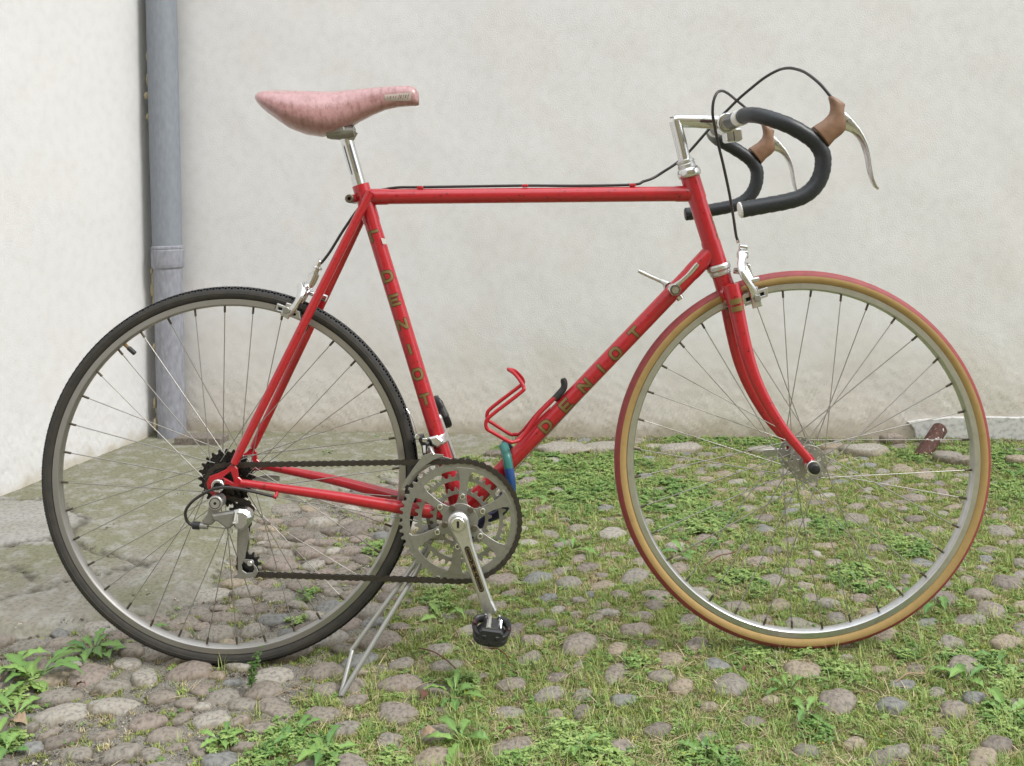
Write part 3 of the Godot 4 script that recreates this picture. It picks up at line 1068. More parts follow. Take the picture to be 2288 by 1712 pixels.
func make_cover() -> void:
	var moss := []
	var sprigs := []
	var grass := []
	var straw := []
	var crumbs := []
	var olive := Color(0.315, 0.345, 0.115)
	var bright := Color(0.370, 0.460, 0.130)
	var tan := Color(0.580, 0.505, 0.320)
	var brown := Color(0.300, 0.230, 0.140)
	for n in 150000:
		var p := random_spot()
		if behind_wall(p):
			continue
		var ap := in_apron(p)
		var m := mossiness(p.x, p.y)
		var g := greenness(p.x, p.y)
		if ap:
			m = 0.0 if g < 0.5 else 0.5
		if rng.randf() > m * 0.95 + 0.03:
			continue
		if on_stone(p, (0.84 if rng.randf() < 0.8 else 0.62) if rng.randf() < 0.97 else 0.2):
			continue
		var f := n_patch.get_noise_2d(p.x * 420.0, p.y * 420.0) + rng.randfn(0, 0.22)
		var c := olive.lerp(bright, clampf(f * 2.0, 0.0, 1.0)) if f > -0.20 else tan.lerp(brown, clampf(rng.randf() * 1.6 - 0.6, 0.0, 1.0))
		moss.append([turned(p, rng.randf_range(0.007, 0.014), -0.004, rng.randf_range(0.6, 1.1)), c * rng.randf_range(0.75, 1.2)])
	for n in 80000:
		var p := random_spot()
		if behind_wall(p):
			continue
		var g := greenness(p.x, p.y)
		var m := mossiness(p.x, p.y)
		if in_apron(p):
			if g < 0.45:
				continue
			m = 0.3
		var gaps := ss(-0.12, 0.16, n_patch.get_noise_2d(p.x * 700.0 + 3.0, p.y * 700.0))
		var chance := ss(0.28, 0.75, g) * (0.78 if p.y < -0.3 else 0.15 + 0.6 * gaps) + 0.26 * m * (1.0 if n_patch.get_noise_2d(p.x * 200.0 + 9.0, p.y * 200.0) > 0.0 else 0.25)
		if rng.randf() > chance:
			continue
		if on_stone(p, 0.8) and rng.randf() < 0.9:
			continue
		var deep := Color(0.165, 0.300, 0.080)
		var light := Color(0.360, 0.490, 0.160)
		var c := deep.lerp(light, clampf(rng.randf() * 0.8 + n_patch.get_noise_2d(p.x * 150.0, p.y * 150.0) * 0.9 + 0.1, 0.0, 1.0))
		sprigs.append([turned(p, rng.randf_range(0.005, 0.009 + 0.009 * ss(0.3, 0.9, g)), -0.002, rng.randf_range(0.7, 1.2)), c])
	for n in 17000:
		var p := random_spot()
		if behind_wall(p) or in_apron(p) or on_stone(p, 0.86):
			continue
		var m := mossiness(p.x, p.y)
		if rng.randf() < m * 0.8 + 0.01:
			grass.append([turned(p, rng.randf_range(0.012, 0.034), -0.002), Color(0.210, 0.340, 0.085).lerp(Color(0.40, 0.44, 0.15), rng.randf()) * rng.randf_range(0.8, 1.15)])
		if rng.randf() < m * 0.28 + 0.02:
			straw.append([turned(p, rng.randf_range(0.012, 0.032), 0.001), Color(0.560, 0.480, 0.300).lerp(Color(0.28, 0.195, 0.115), rng.randf()) * rng.randf_range(0.8, 1.15)])
	for n in 16000:
		var p := random_spot()
		if behind_wall(p):
			continue
		var m := mossiness(p.x, p.y)
		if rng.randf() > (0.10 if in_apron(p) else 0.72 - 0.45 * m) or on_stone(p, 0.95):
			continue
		var c := Color(0.235, 0.21, 0.17).lerp(Color(0.10, 0.085, 0.065), rng.randf())
		if rng.randf() < 0.12:
			c = Color(0.50, 0.47, 0.42)
		crumbs.append([turned(p, rng.randf_range(0.004, 0.011), (0.012 if in_apron(p) else -0.003)), c])
	# rubble and moss in the joint along both walls
	for n in 2600:
		var along_back := rng.randf() < 0.7
		var p3 := CORNER + (WALL_ALONG * rng.randf_range(0.0, 3.4) if along_back else SIDE_ALONG * rng.randf_range(0.0, 1.0))
		p3 += (WALL_OUT if along_back else SIDE_OUT) * absf(rng.randfn(0.012, 0.022))
		var p := Vector2(p3.x, p3.z)
		var c := Color(0.33, 0.29, 0.22).lerp(Color(0.10, 0.085, 0.06), rng.randf())
		crumbs.append([turned(p, rng.randf_range(0.005, 0.013), 0.010 if in_apron(p) else 0.0), c])
		if rng.randf() < 0.35 and n_patch.get_noise_2d(p.x * 200.0, p.y * 200.0) > -0.05:
			moss.append([turned(p, rng.randf_range(0.007, 0.014), 0.008 if in_apron(p) else 0.0), olive.lerp(tan, rng.randf()) * 0.8])
	var blooms := []
	for n in 9000:
		var p := random_spot()
		if p.x < -0.1 or in_apron(p) or on_stone(p, 0.9):
			continue
		var g := greenness(p.x, p.y)
		if rng.randf() < 0.05 + 0.35 * ss(0.4, 0.8, g):
			var c := Color(0.62, 0.56, 0.06) if rng.randf() < 0.55 else Color(0.66, 0.64, 0.52)
			blooms.append([turned(p, rng.randf_range(0.0022, 0.0040), rng.randf_range(0.004, 0.018)), c])
	scatter("tiny_blossoms", "crumb", M.moss, blooms)
	scatter("moss", "moss", M.moss, moss)
	scatter("leafy_ground_cover", "sprig", M.leaf, sprigs)
	scatter("fine_grass", "grass", M.leaf, grass)
	scatter("dry_grass", "straw", M.straw, straw)
	scatter("gravel", "crumb", M.stone_mass, crumbs)


func lobed_leaf(l: float, w: float, lobes: int, arch: float, c: Color) -> Acc:
	# a toothed leaf lying along +z that rises and bends over, folded along its midrib
	var a := Acc.new()
	var n := lobes * 4
	var rows := []
	for i in n + 1:
		var t := float(i) / n
		var env := sin(PI * pow(t, 1.35)) * 0.85 + 0.10 * t
		env = maxf(env, 0.07) if t < 0.97 else 0.03
		var ph := fmod(t * lobes, 1.0)
		var tooth := 1.0 - 0.58 * ph if t > 0.22 else 0.55
		var hw := w * 0.5 * env * tooth
		var y := l * (arch * t * (1.25 - t) * 1.9 - 0.0)
		var z := l * t * (1.0 - 0.16 * arch * t)
		var ripple := 0.05 * w * sin(t * 23.0)
		var mid := Vector3(0, y, z)
		rows.append([mid, Vector3(-hw, y + hw * 0.42 + ripple, z - hw * 0.25), Vector3(hw, y + hw * 0.42 - ripple, z - hw * 0.25)])
	for i in n:
		for s in [1, 2]:
			var p: Vector3 = rows[i][0]
			var q: Vector3 = rows[i][s]
			var r: Vector3 = rows[i + 1][s]
			var u: Vector3 = rows[i + 1][0]
			var nn := (r - p).cross(u - q).normalized()
			if nn.y < 0:
				nn = -nn
			var v := a.vert(p, (nn + Vector3.UP * 0.3).normalized(), c * 1.25)
			a.vert(q, nn, c * 0.9)
			a.vert(r, nn, c * 0.95)
			a.vert(u, (nn + Vector3.UP * 0.3).normalized(), c * 1.25)
			a.quad(v, v + 1, v + 2, v + 3)
	return a


func broad_plant(p: Vector2, label: String, leaves: Array, group: String) -> void:
	# leaves: [turn in degrees, length, width, arch, shade]
	var o := thing("broad_leaf_weed", label, "weed", on_ground(p, 0.006 if in_apron(p) else 0.0), group)
	for q in leaves:
		var c: Color = Color(0.090, 0.200, 0.055).lerp(Color(0.200, 0.330, 0.085), q[4])
		var lf := add_part(o, "leaf", lobed_leaf(q[1], q[2], 3 + int(q[1] * 60.0) % 3, q[3], c), M.broad_leaf)
		lf.rotation = Vector3(rng.randf_range(-0.15, 0.1), deg_to_rad(q[0]), rng.randf_range(-0.25, 0.25))
		lf.position = Vector3(rng.randf_range(-0.004, 0.004), 0, rng.randf_range(-0.004, 0.004))


func rosette(n: int, l: float, from := 0.0, spread := 360.0) -> Array:
	var out := []
	for i in n:
		out.append([from + spread * (i + rng.randf_range(-0.3, 0.3)) / n, l * rng.randf_range(0.42, 0.85), l * rng.randf_range(0.19, 0.30), rng.randf_range(0.15, 0.6), rng.randf()])
	return out


func make_weeds() -> void:
	var g := "broad leaved weeds growing between the cobbles"
	var list := [
		[Vector2(-0.8557, 0.0462), "large weed with upright toothed leaves at the concrete's edge, left of the dark tyre", 9, 0.125],
		[Vector2(-0.9196, 0.0106), "weed with long pale leaves at the left edge", 6, 0.11],
		[Vector2(-0.8317, 0.1585), "low leafy weed below the large upright weed in the corner of the cobbles", 8, 0.085],
		[Vector2(-0.8032, -0.0617), "toothed weed growing from the concrete edge beside the dark rear tyre", 8, 0.095],
		[Vector2(-0.7693, -0.0474), "small weed touching the dark rear tyre at the edge of the concrete", 4, 0.07],
		[Vector2(-0.6821, -0.1369), "single broad leaf seen through the rear wheel beneath its rim", 2, 0.06],
		[Vector2(-0.1571, -0.1527), "weed with one tall toothed leaf just left of the black pedal", 4, 0.085],
		[Vector2(-0.1124, 0.1346), "dark weed with fresh leaves to the right of two brown stones below the pedal", 7, 0.075],
		[Vector2(-0.0942, 0.2622), "weed with a tall blade shaped leaf above the largest tan stone", 5, 0.10],
		[Vector2(0.1205, -0.5043), "grey green weed with a divided leaf between the chainring and the front wheel", 4, 0.09],
		[Vector2(0.086, -0.8474), "flat pale leaf lying below the thick patch of ground cover", 3, 0.07],
		[Vector2(0.0687, -1.008), "single upright yellow green leaf in front of the thick ground cover", 2, 0.075],
		[Vector2(0.3728, -0.4588), "pale weed inside the front wheel close to its left rim", 4, 0.08],
		[Vector2(0.7717, -0.2184), "weed with one broad bright leaf inside the front wheel by its lower right rim", 3, 0.085],
		[Vector2(0.7145, -0.2924), "bushy low weed inside the front wheel beneath its hub", 6, 0.05],
		[Vector2(0.4347, 0.1382), "weed with rounded leaves below the front tyre, left of the long tan stone", 5, 0.065],
		[Vector2(0.4444, 0.2156), "pale weed with narrow leaves below the long tan stone", 6, 0.07],
		[Vector2(0.7368, 0.1226), "weed with a bright upright leaf near the right edge below the front wheel", 5, 0.085],
		[Vector2(0.8174, 0.0797), "round leaved weed by the right edge of the picture", 5, 0.07],
		[Vector2(0.7493, 0.2292), "dark weed with broad leaves in the lower right of the picture", 6, 0.085],
		[Vector2(0.8244, -0.1394), "weed with a yellowish leaf just outside the lower right of the front tyre", 3, 0.085],
		[Vector2(-0.3527, 0.2388), "weed with arched green leaves among ground cover at the bottom of the picture", 7, 0.075],
		[Vector2(-0.2995, 0.2895), "leafy weed at the very bottom edge, left of the large tan stone", 7, 0.08],
		[Vector2(0.0789, 0.2994), "low weed at the bottom edge between the pedal and the front wheel", 6, 0.06],
		[Vector2(0.2609, 0.3127), "spreading weed at the bottom edge under the left side of the front wheel", 7, 0.06],
		[Vector2(-0.4646, 0.2464), "small flat weed on bare cobbles below the rear tyre", 5, 0.06],
		[Vector2(-0.7859, 0.2633), "weed in the bottom left corner of the picture", 5, 0.08],
		[Vector2(0.2153, -1.1966), "pale wild leaf rising in the middle of the thick ground cover", 3, 0.085],
		[Vector2(0.0195, -1.5936), "small weed at the foot of the wall behind the bottle cage", 6, 0.05],
		[Vector2(1.424, -0.9953), "large leaved weed against the wall at the right edge", 7, 0.08],
		[Vector2(1.2871, -1.2881), "leafy weed beside the rusty pipe stub at the foot of the wall", 7, 0.06],
		[Vector2(-0.6367, -1.409), "small plant rooted in the concrete behind the rear wheel's spokes", 6, 0.045],
		[Vector2(-0.4969, -1.6115), "tiny plant on the concrete close to the wall behind the rear tyre", 6, 0.035],
	]
	for q in list:
		broad_plant(q[0], q[1], rosette(q[2], q[3], rng.randf() * 360.0), g)
	# thin upright sprays in front of the rear tyre
	var sp := thing("wispy_weed", "thin wispy weed standing in front of the rear tyre's lowest point", "weed", on_ground(Vector2(-0.4606, 0.096)))
	for i in 5:
		var a := Acc.new()
		var base := Vector3(rng.randfn(0, 0.006), 0, rng.randfn(0, 0.006))
		var d := Vector3(rng.randfn(0, 0.2), 1, rng.randfn(0, 0.15)).normalized()
		var l := rng.randf_range(0.05, 0.085)
		blade(a, base, d, l, 0.0016, 0.1, Color(0.09, 0.15, 0.03), 4)
		for k in 14:
			var an := rng.randf() * TAU
			leaflet(a, base + d * l * rng.randf_range(0.2, 1.0), Vector3(cos(an), 0.3, sin(an)).normalized(), Vector3.UP, 0.008, 0.0055, Color(0.08, 0.17, 0.035) * rng.randf_range(0.8, 1.2))
		add_part(sp, "stem", a, M.leaf)
	# fallen leaves and twigs
	var dl := "dead leaves lying on the cobbles"
	for q in [[Vector2(-0.1675, 0.1276), "curled dark red dead leaf lying between two brown stones", 0.030, "dead_leaf"], [Vector2(-0.7668, 0.0968), "reddish dead leaf crumpled under the weed by the concrete edge", 0.026, "dead_leaf"], [Vector2(-0.8172, 0.206), "pale curled dead leaf stuck upright near the left edge", 0.045, "pale_leaf"], [Vector2(-0.1606, 0.2655), "pinkish dead leaf beside the largest tan stone", 0.030, "pale_leaf"], [Vector2(-0.0379, 0.2683), "pink dead leaf on moss at the bottom of the picture", 0.026, "dead_leaf"], [Vector2(0.3734, 0.1021), "small orange brown dead leaf below the front tyre", 0.018, "dead_leaf"], [Vector2(0.7361, -0.3233), "orange dead leaf among cobbles inside the front wheel", 0.020, "pale_leaf"], [Vector2(-0.8639, 0.0537), "dark brown dead leaf under the large upright weed", 0.03, "dead_leaf"]]:
		var o := thing("dead_leaf", q[1], "dead leaf", on_ground(q[0], 0.008), dl)
		add_part(o, "blade", lobed_leaf(q[2], q[2] * 0.6, 3, 0.7, Color.WHITE), M[q[3]])
		o.rotation = Vector3(rng.randf_range(-0.3, 0.3), rng.randf() * TAU, rng.randf_range(-0.6, 0.6))
	for q in [[Vector2(-0.1868, 0.0048), Vector2(-0.1152, 0.0895), "long thin brown stalk lying across stones below the pedal"], [Vector2(-0.0578, 0.0113), Vector2(-0.0245, 0.0624), "short dry stalk below the pedal, right of the long brown one"], [Vector2(0.4029, -0.349), Vector2(0.4832, -0.4099), "brown twig inside the front wheel near its lower left rim"], [Vector2(0.6051, 0.1607), Vector2(0.6626, 0.1416), "pale straw resting on a blue grey stone"]]:
		var a := Acc.new()
		var p0 := on_ground(q[0], 0.022)
		var p1 := on_ground(q[1], 0.026)
		tube(a, smooth_path([p0, p0.lerp(p1, 0.4) + Vector3(0, 0.008, 0), p0.lerp(p1, 0.7) + Vector3(0.004, 0.004, 0), p1], 3), 0.0013, 6)
		var o := add_part(self, numbered("stalk"), a, M.dead_leaf if q[2].contains("brown") else M.pale_leaf)
		tag(o, q[2], "twig", "dry stalks lying on the cobbles")


# ---- walls and what stands at their foot

func wall_mesh(origin: Vector3, along_: Vector3, up_h: float, out: Vector3, reach: float, fine_reach: float, fn: Callable) -> Acc:
	var us := []
	var u := 0.0
	while u < fine_reach:
		us.append(u)
		u += 0.009
	while u < reach:
		us.append(u)
		u += 0.4
	us.append(reach)
	var vs := []
	var v := -0.15
	while v < 2.0:
		vs.append(v)
		v += 0.009 if v < 0.42 else 0.022
	while v < up_h:
		vs.append(v)
		v += 0.4
	var a := Acc.new()
	var nu := us.size()
	var hs := PackedFloat32Array()
	for vv in vs:
		for uu in us:
			var p = origin + along_ * uu
			var q = p.x + p.z
			var rough := 0.4 + 1.1 * ss(0.43, 0.06, vv)
			hs.append(n_patch.get_noise_2d(q * 26.0, vv * 26.0) * 0.005 + n_soil.get_noise_2d(q * 40.0, vv * 40.0) * 0.0018 * rough + n_fine.get_noise_2d(q * 60.0, vv * 60.0) * 0.0006 * rough + n_fine.get_noise_2d(q * 150.0, vv * 150.0) * 0.0022 * ss(0.40 + 0.2 * n_patch.get_noise_2d(q * 40.0, vv * 40.0), 0.0, vv))
	for j in vs.size():
		for i in nu:
			var i0 := maxi(i - 1, 0)
			var i1 := mini(i + 1, nu - 1)
			var j0 := maxi(j - 1, 0)
			var j1 := mini(j + 1, vs.size() - 1)
			var du = (hs[j * nu + i1] - hs[j * nu + i0]) / (us[i1] - us[i0])
			var dv = (hs[j1 * nu + i] - hs[j0 * nu + i]) / (vs[j1] - vs[j0])
			var nn = (out - along_ * du - Vector3.UP * dv).normalized()
			a.vert(origin + along_ * us[i] + Vector3(0, vs[j], 0) + out * hs[j * nu + i], nn, fn.call(us[i], vs[j]))
	for j in vs.size() - 1:
		for i in nu - 1:
			var q := j * nu + i
			a.quad(q, q + 1, q + nu + 1, q + nu)
	# thickness behind the face
	var e0 := origin + Vector3(0, -0.15, 0)
	var e1 := e0 + along_ * reach
	var top := Vector3(0, vs[-1] + 0.15, 0)
	var bk := -out * 0.35
	a.flat_quad(e0 + bk, e1 + bk, e1 + bk + top, e0 + bk + top, -out)
	a.flat_quad(e0 + top, e1 + top, e1 + bk + top, e0 + bk + top, Vector3.UP)
	a.flat_quad(e1, e1 + bk, e1 + bk + top, e1 + top, along_)
	a.flat_quad(e0, e0 + bk, e0 + bk + top, e0 + top, -along_)
	return a


func make_walls() -> void:
	var stain := func(uu: float, vv: float) -> Color:
		var x := uu - 1.34
		var s := n_patch.get_noise_2d(x * 55.0, vv * 55.0)
		var f := n_soil.get_noise_2d(x * 70.0, vv * 70.0)
		# damp sandy band with an uneven top along the foot, and a few faint patches
		var low := ss(0.50 + 0.18 * s, 0.04, vv + 0.05 * f)
		var c := Color(1, 1, 1).lerp(Color(0.82, 0.755, 0.66), low * 0.75)
		c = c.lerp(Color(0.52, 0.45, 0.33), ss(0.080 + 0.05 * s, 0.010, vv + 0.03 * f) * 0.75)
		c = c.lerp(Color(0.95, 0.885, 0.80), ss(0.04, 0.45, s + 0.25 * f) * 0.16)
		return c
	var a := wall_mesh(CORNER, WALL_ALONG, 5.0, WALL_OUT, 13.0, 3.9, stain)
	var o := add_part(self, "back_wall", a, M.wall_render)
	tag(o, "cream rendered wall running across behind the bicycle", "wall")
	var stain2 := func(uu: float, vv: float) -> Color:
		var z := uu - 1.8
		var s := n_patch.get_noise_2d(z * 55.0 + 40.0, vv * 55.0)
		var f := n_soil.get_noise_2d(z * 70.0, vv * 70.0)
		var c := Color(1, 1, 1).lerp(Color(0.72, 0.66, 0.54), ss(0.062 + 0.04 * s, 0.004, vv + 0.04 * f) * 0.8)
		# yellowed plaster beside the pipe
		c = c.lerp(Color(0.62, 0.55, 0.36), ss(0.07, 0.0, uu + 0.03 * f) * ss(-0.1, 0.25, s + 0.2) * 0.5)
		return c.lerp(Color(0.97, 0.94, 0.90), ss(0.12, 0.45, s) * 0.2)
	a = wall_mesh(CORNER + WALL_ALONG * 0.026, SIDE_ALONG, 5.0, SIDE_OUT, 9.0, 1.9, stain2)
	o = add_part(self, "side_wall", a, M.side_wall_render)
	tag(o, "pale rendered side wall left of the grey downpipe", "wall")
	# downpipe in the corner
	var base := Vector3(-1.2574, 0.0166, -1.7006)
	base += WALL_ALONG * maxf(0.0, 0.0600 - (base - CORNER).dot(SIDE_OUT))
	base.y = 0.0
	var dp := thing("downpipe", "blue grey painted rainwater downpipe in the corner of the walls", "drainpipe", base)
	var up := Transform3D(Basis(Vector3(1, 0, 0), -PI / 2), Vector3.ZERO)
	var joint := 0.693
	a = Acc.new()
	lathe(a, [Vector2(0.0515, joint), Vector2(0.0532, joint + 0.3), Vector2(0.0538, joint + 0.9), Vector2(0.0538, 4.6)], up, 36, true)
	add_part(dp, "upper_pipe", a, M.pipe_paint)
	a = Acc.new()
	lathe(a, [Vector2(0.0500, -0.12), Vector2(0.0500, joint - 0.07)], up, 36)
	add_part(dp, "lower_pipe", a, M.lower_pipe_paint)
	a = Acc.new()
	lathe(a, [Vector2(0.050, joint - 0.075), Vector2(0.0555, joint - 0.068), Vector2(0.0575, joint - 0.058), Vector2(0.0575, joint - 0.008), Vector2(0.0560, joint - 0.003), Vector2(0.0575, joint), Vector2(0.0575, joint + 0.006), Vector2(0.052, joint + 0.010)], up, 36)
	add_part(dp, "collar", a, M.lower_pipe_paint)
	for k in 26:
		a = Acc.new()
		var y := rng.randf_range(joint - 0.36, joint - 0.01) if k < 14 else (rng.randf_range(1.15, 1.55) if k < 20 else rng.randf_range(-0.02, 0.14))
		ball(a, Vector3(-0.049 + rng.randf_range(-0.008, 0.006), y, rng.randf_range(-0.02, 0.024)), Vector3(rng.randf_range(0.005, 0.011), rng.randf_range(0.010, 0.03), rng.randf_range(0.006, 0.012)), 8)
		add_part(dp, "mortar_lump", a, M.old_mortar)
	# flat stone under the pipe
	a = Acc.new()
	var gs := on_ground(Vector2(-1.108, -1.5802))
	block(a, Vector3.ZERO, Vector3(0.17, 0.035, 0.07), Basis(Vector3.UP, -0.12), 0.004)
	o = add_part(self, "gutter_stone", a, M.stone_dark)
	o.position = gs + Vector3(0, 0.022, 0)
	tag(o, "low dark grey block set in the concrete in front of the downpipe", "stone block")
	# patched white skirting at the right
	a = Acc.new()
	var sk := [Vector2(2.6769, 0.0564), Vector2(2.7156, 0.0643), Vector2(2.7748, 0.0692), Vector2(2.819, 0.074), Vector2(2.8673, 0.0733), Vector2(2.9503, 0.0759), Vector2(3.0226, 0.0731), Vector2(3.1091, 0.0795), Vector2(3.5875, 0.0959), Vector2(3.5835, -0.0835), Vector2(2.7047, -0.0224), Vector2(2.6971, 0.0317)]
	var pl := []
	for q in sk:
		pl.append(q)
	plate(a, pl, -0.01, 0.0085, 0.003)
	o = add_part(self, "skirting", a, M.white_skirting)
	o.transform = Transform3D(Basis(Vector3.UP, deg_to_rad(-7.0)), CORNER)
	tag(o, "strip of whitish grey cement skirting at the foot of the wall, right side", "skirting")
	# rusty stub of iron pipe leaning on the wall
	a = Acc.new()
	var ra := Vector3(1.392, 0.0478, -1.3813)
	var rb := on_ground(Vector2(1.258, -1.2353), -0.01)
	var rd := (ra - rb).normalized()
	lathe(a, [Vector2(0.012, -0.004), Vector2(0.0235, 0.0), Vector2(0.0235, (ra - rb).length() - 0.006), Vector2(0.020, (ra - rb).length()), Vector2(0.0, (ra - rb).length() - 0.002)], along(rb, rd), 20)
	var st := thing("pipe_stub", "rusty brown iron pipe stub splashed with white, leaning at the foot of the wall", "pipe")
	add_part(st, "pipe", a, M.rusty_iron)
	a = Acc.new()
	for k in 12:
		var t := rng.randf_range(0.1, 0.95)
		var an := rng.randf_range(-0.4, PI * 0.9)
		var side := rd.cross(Vector3(0, 0, 1)).normalized()
		var nn := side * -cos(an) + side.cross(rd) * sin(an)
		if nn.z < 0:
			nn = -nn
		ball(a, rb.lerp(ra, t) + nn * 0.0232, Vector3(rng.randf_range(0.0015, 0.006), rng.randf_range(0.002, 0.009), rng.randf_range(0.001, 0.003)), 6)
	add_part(st, "paint_splash", a, M.white_splash).set_meta("kind", "stuff")
	# loose stones along the foot of the wall
	var wg := "stones along the foot of the wall"
	for q in [[Vector3(1.2454, -1.4097, 0.041), "pink", 0.95, "pinkish squarish stone at the foot of the wall, left of the rusty pipe stub"], [Vector3(1.1158, -1.3041, 0.072), "pale", 0.45, "flat pale stone slab left of the pinkish stone by the wall"], [Vector3(1.0287, -1.3527, 0.0559), "tan", 0.40, "flat tan stone by the wall behind the front wheel's hub"], [Vector3(1.3202, -1.1763, 0.0421), "grey", 0.9, "rounded grey stone right of the rusty pipe stub"], [Vector3(1.3517, -1.1475, 0.0387), "brown", 0.8, "brown stone tucked behind the rounded grey one by the front tyre"], [Vector3(0.1559, -1.4115, 0.0956), "pale", 0.30, "long pale edging stone above the thick ground cover"], [Vector3(0.2956, -1.4221, 0.0802), "pale", 0.28, "pale edging stone beside the red edge of the front tyre"], [Vector3(0.5344, -1.3759, 0.0734), "pale", 0.34, "whitish edging stone inside the front wheel near its left rim"], [Vector3(0.794, -1.3342, 0.0545), "pale", 0.42, "whitish broken stone beside the front fork's lower end"], [Vector3(-0.0666, -1.3568, 0.0407), "dark", 0.6, "dark stone in a hollow behind the chainring"], [Vector3(1.5128, -1.1332, 0.0361), "tan", 0.8, "tan stone among leaves at the right edge"]]:
		var v: Vector3 = q[0]
		var sz := Vector3(v.z, v.z * q[2] * 0.9, v.z * 0.62)
		o = add_part(self, numbered("wall_stone"), stone_mesh(20 + names["wall_stone"] if names.has("wall_stone") else 20), M["stone_" + q[1]])
		o.transform = Transform3D(Basis(Vector3.UP, rng.randfn(0, 0.12)).scaled_local(sz), on_ground(Vector2(v.x, v.y), sz.y * 0.15))
		tag(o, q[3], "stone", wg)


func make_opposite_wall() -> void:
	# the far side of the yard, behind the camera: what the polished metal mirrors
	var a := Acc.new()
	block(a, Vector3(1.5, 3.4, 7.5), Vector3(17.0, 7.6, 0.4), Basis(), 0.05)
	var o := add_part(self, "opposite_wall", a, M.old_mortar)
	o.set_meta("kind", "structure")


func _ready() -> void:
	rng.seed = 20240611
	# camera, sky, sun, exposure
	var cam := Camera3D.new()
	cam.name = "camera"
	# the photograph is cut so that the lens axis lies well above the middle of the frame
	cam.set_frustum(0.04138, Vector2(0, -0.00939), 0.05, 200.0)
	cam.position = Vector3(0, 0.8046, 1.6675)
	cam.rotation.z = deg_to_rad(-1.4)
	add_child(cam)
	cam.current = true
	var sky := ProceduralSkyMaterial.new()
	sky.sky_top_color = Color(0.96, 0.98, 1.0)
	sky.sky_horizon_color = Color(0.70, 0.72, 0.75)
	sky.sky_curve = 0.2
	sky.ground_horizon_color = Color(0.55, 0.54, 0.52)
	sky.ground_bottom_color = Color(0.40, 0.38, 0.35)
	sky.sun_angle_max = 1.0
	var env := Environment.new()
	env.background_mode = Environment.BG_SKY
	env.sky = Sky.new()
	env.sky.sky_material = sky
	env.background_energy_multiplier = 1.0
	env.tonemap_mode = Environment.TONE_MAPPER_LINEAR
	env.tonemap_exposure = 2.40
	env.sdfgi_enabled = true
	env.ssao_enabled = true
	env.ssil_enabled = true
	var we := WorldEnvironment.new()
	we.name = "environment"
	we.environment = env
	add_child(we)
	var sun := DirectionalLight3D.new()
	sun.name = "overcast_sun"
	sun.light_energy = 0.35
	sun.light_angular_distance = 14.0
	sun.light_color = Color(1.0, 0.985, 0.965)
	sun.shadow_enabled = true
	sun.look_at_from_position(Vector3(4.5, 5.5, 2.4), Vector3.ZERO)
	add_child(sun)

	n_soil.seed = 5
	n_soil.frequency = 0.11
	n_soil.fractal_octaves = 3
	n_fine.seed = 6
	n_fine.frequency = 0.5
	n_fine.fractal_octaves = 2
	n_patch.seed = 7
	n_patch.frequency = 0.045
	n_patch.fractal_octaves = 3
	make_materials()
	make_walls()
	make_opposite_wall()
	var ground := make_ground()
	make_apron()
	make_stones(ground)
	make_bike()
	make_weeds()
	make_cover()


# ---------------------------------------------------------------- the bicycle

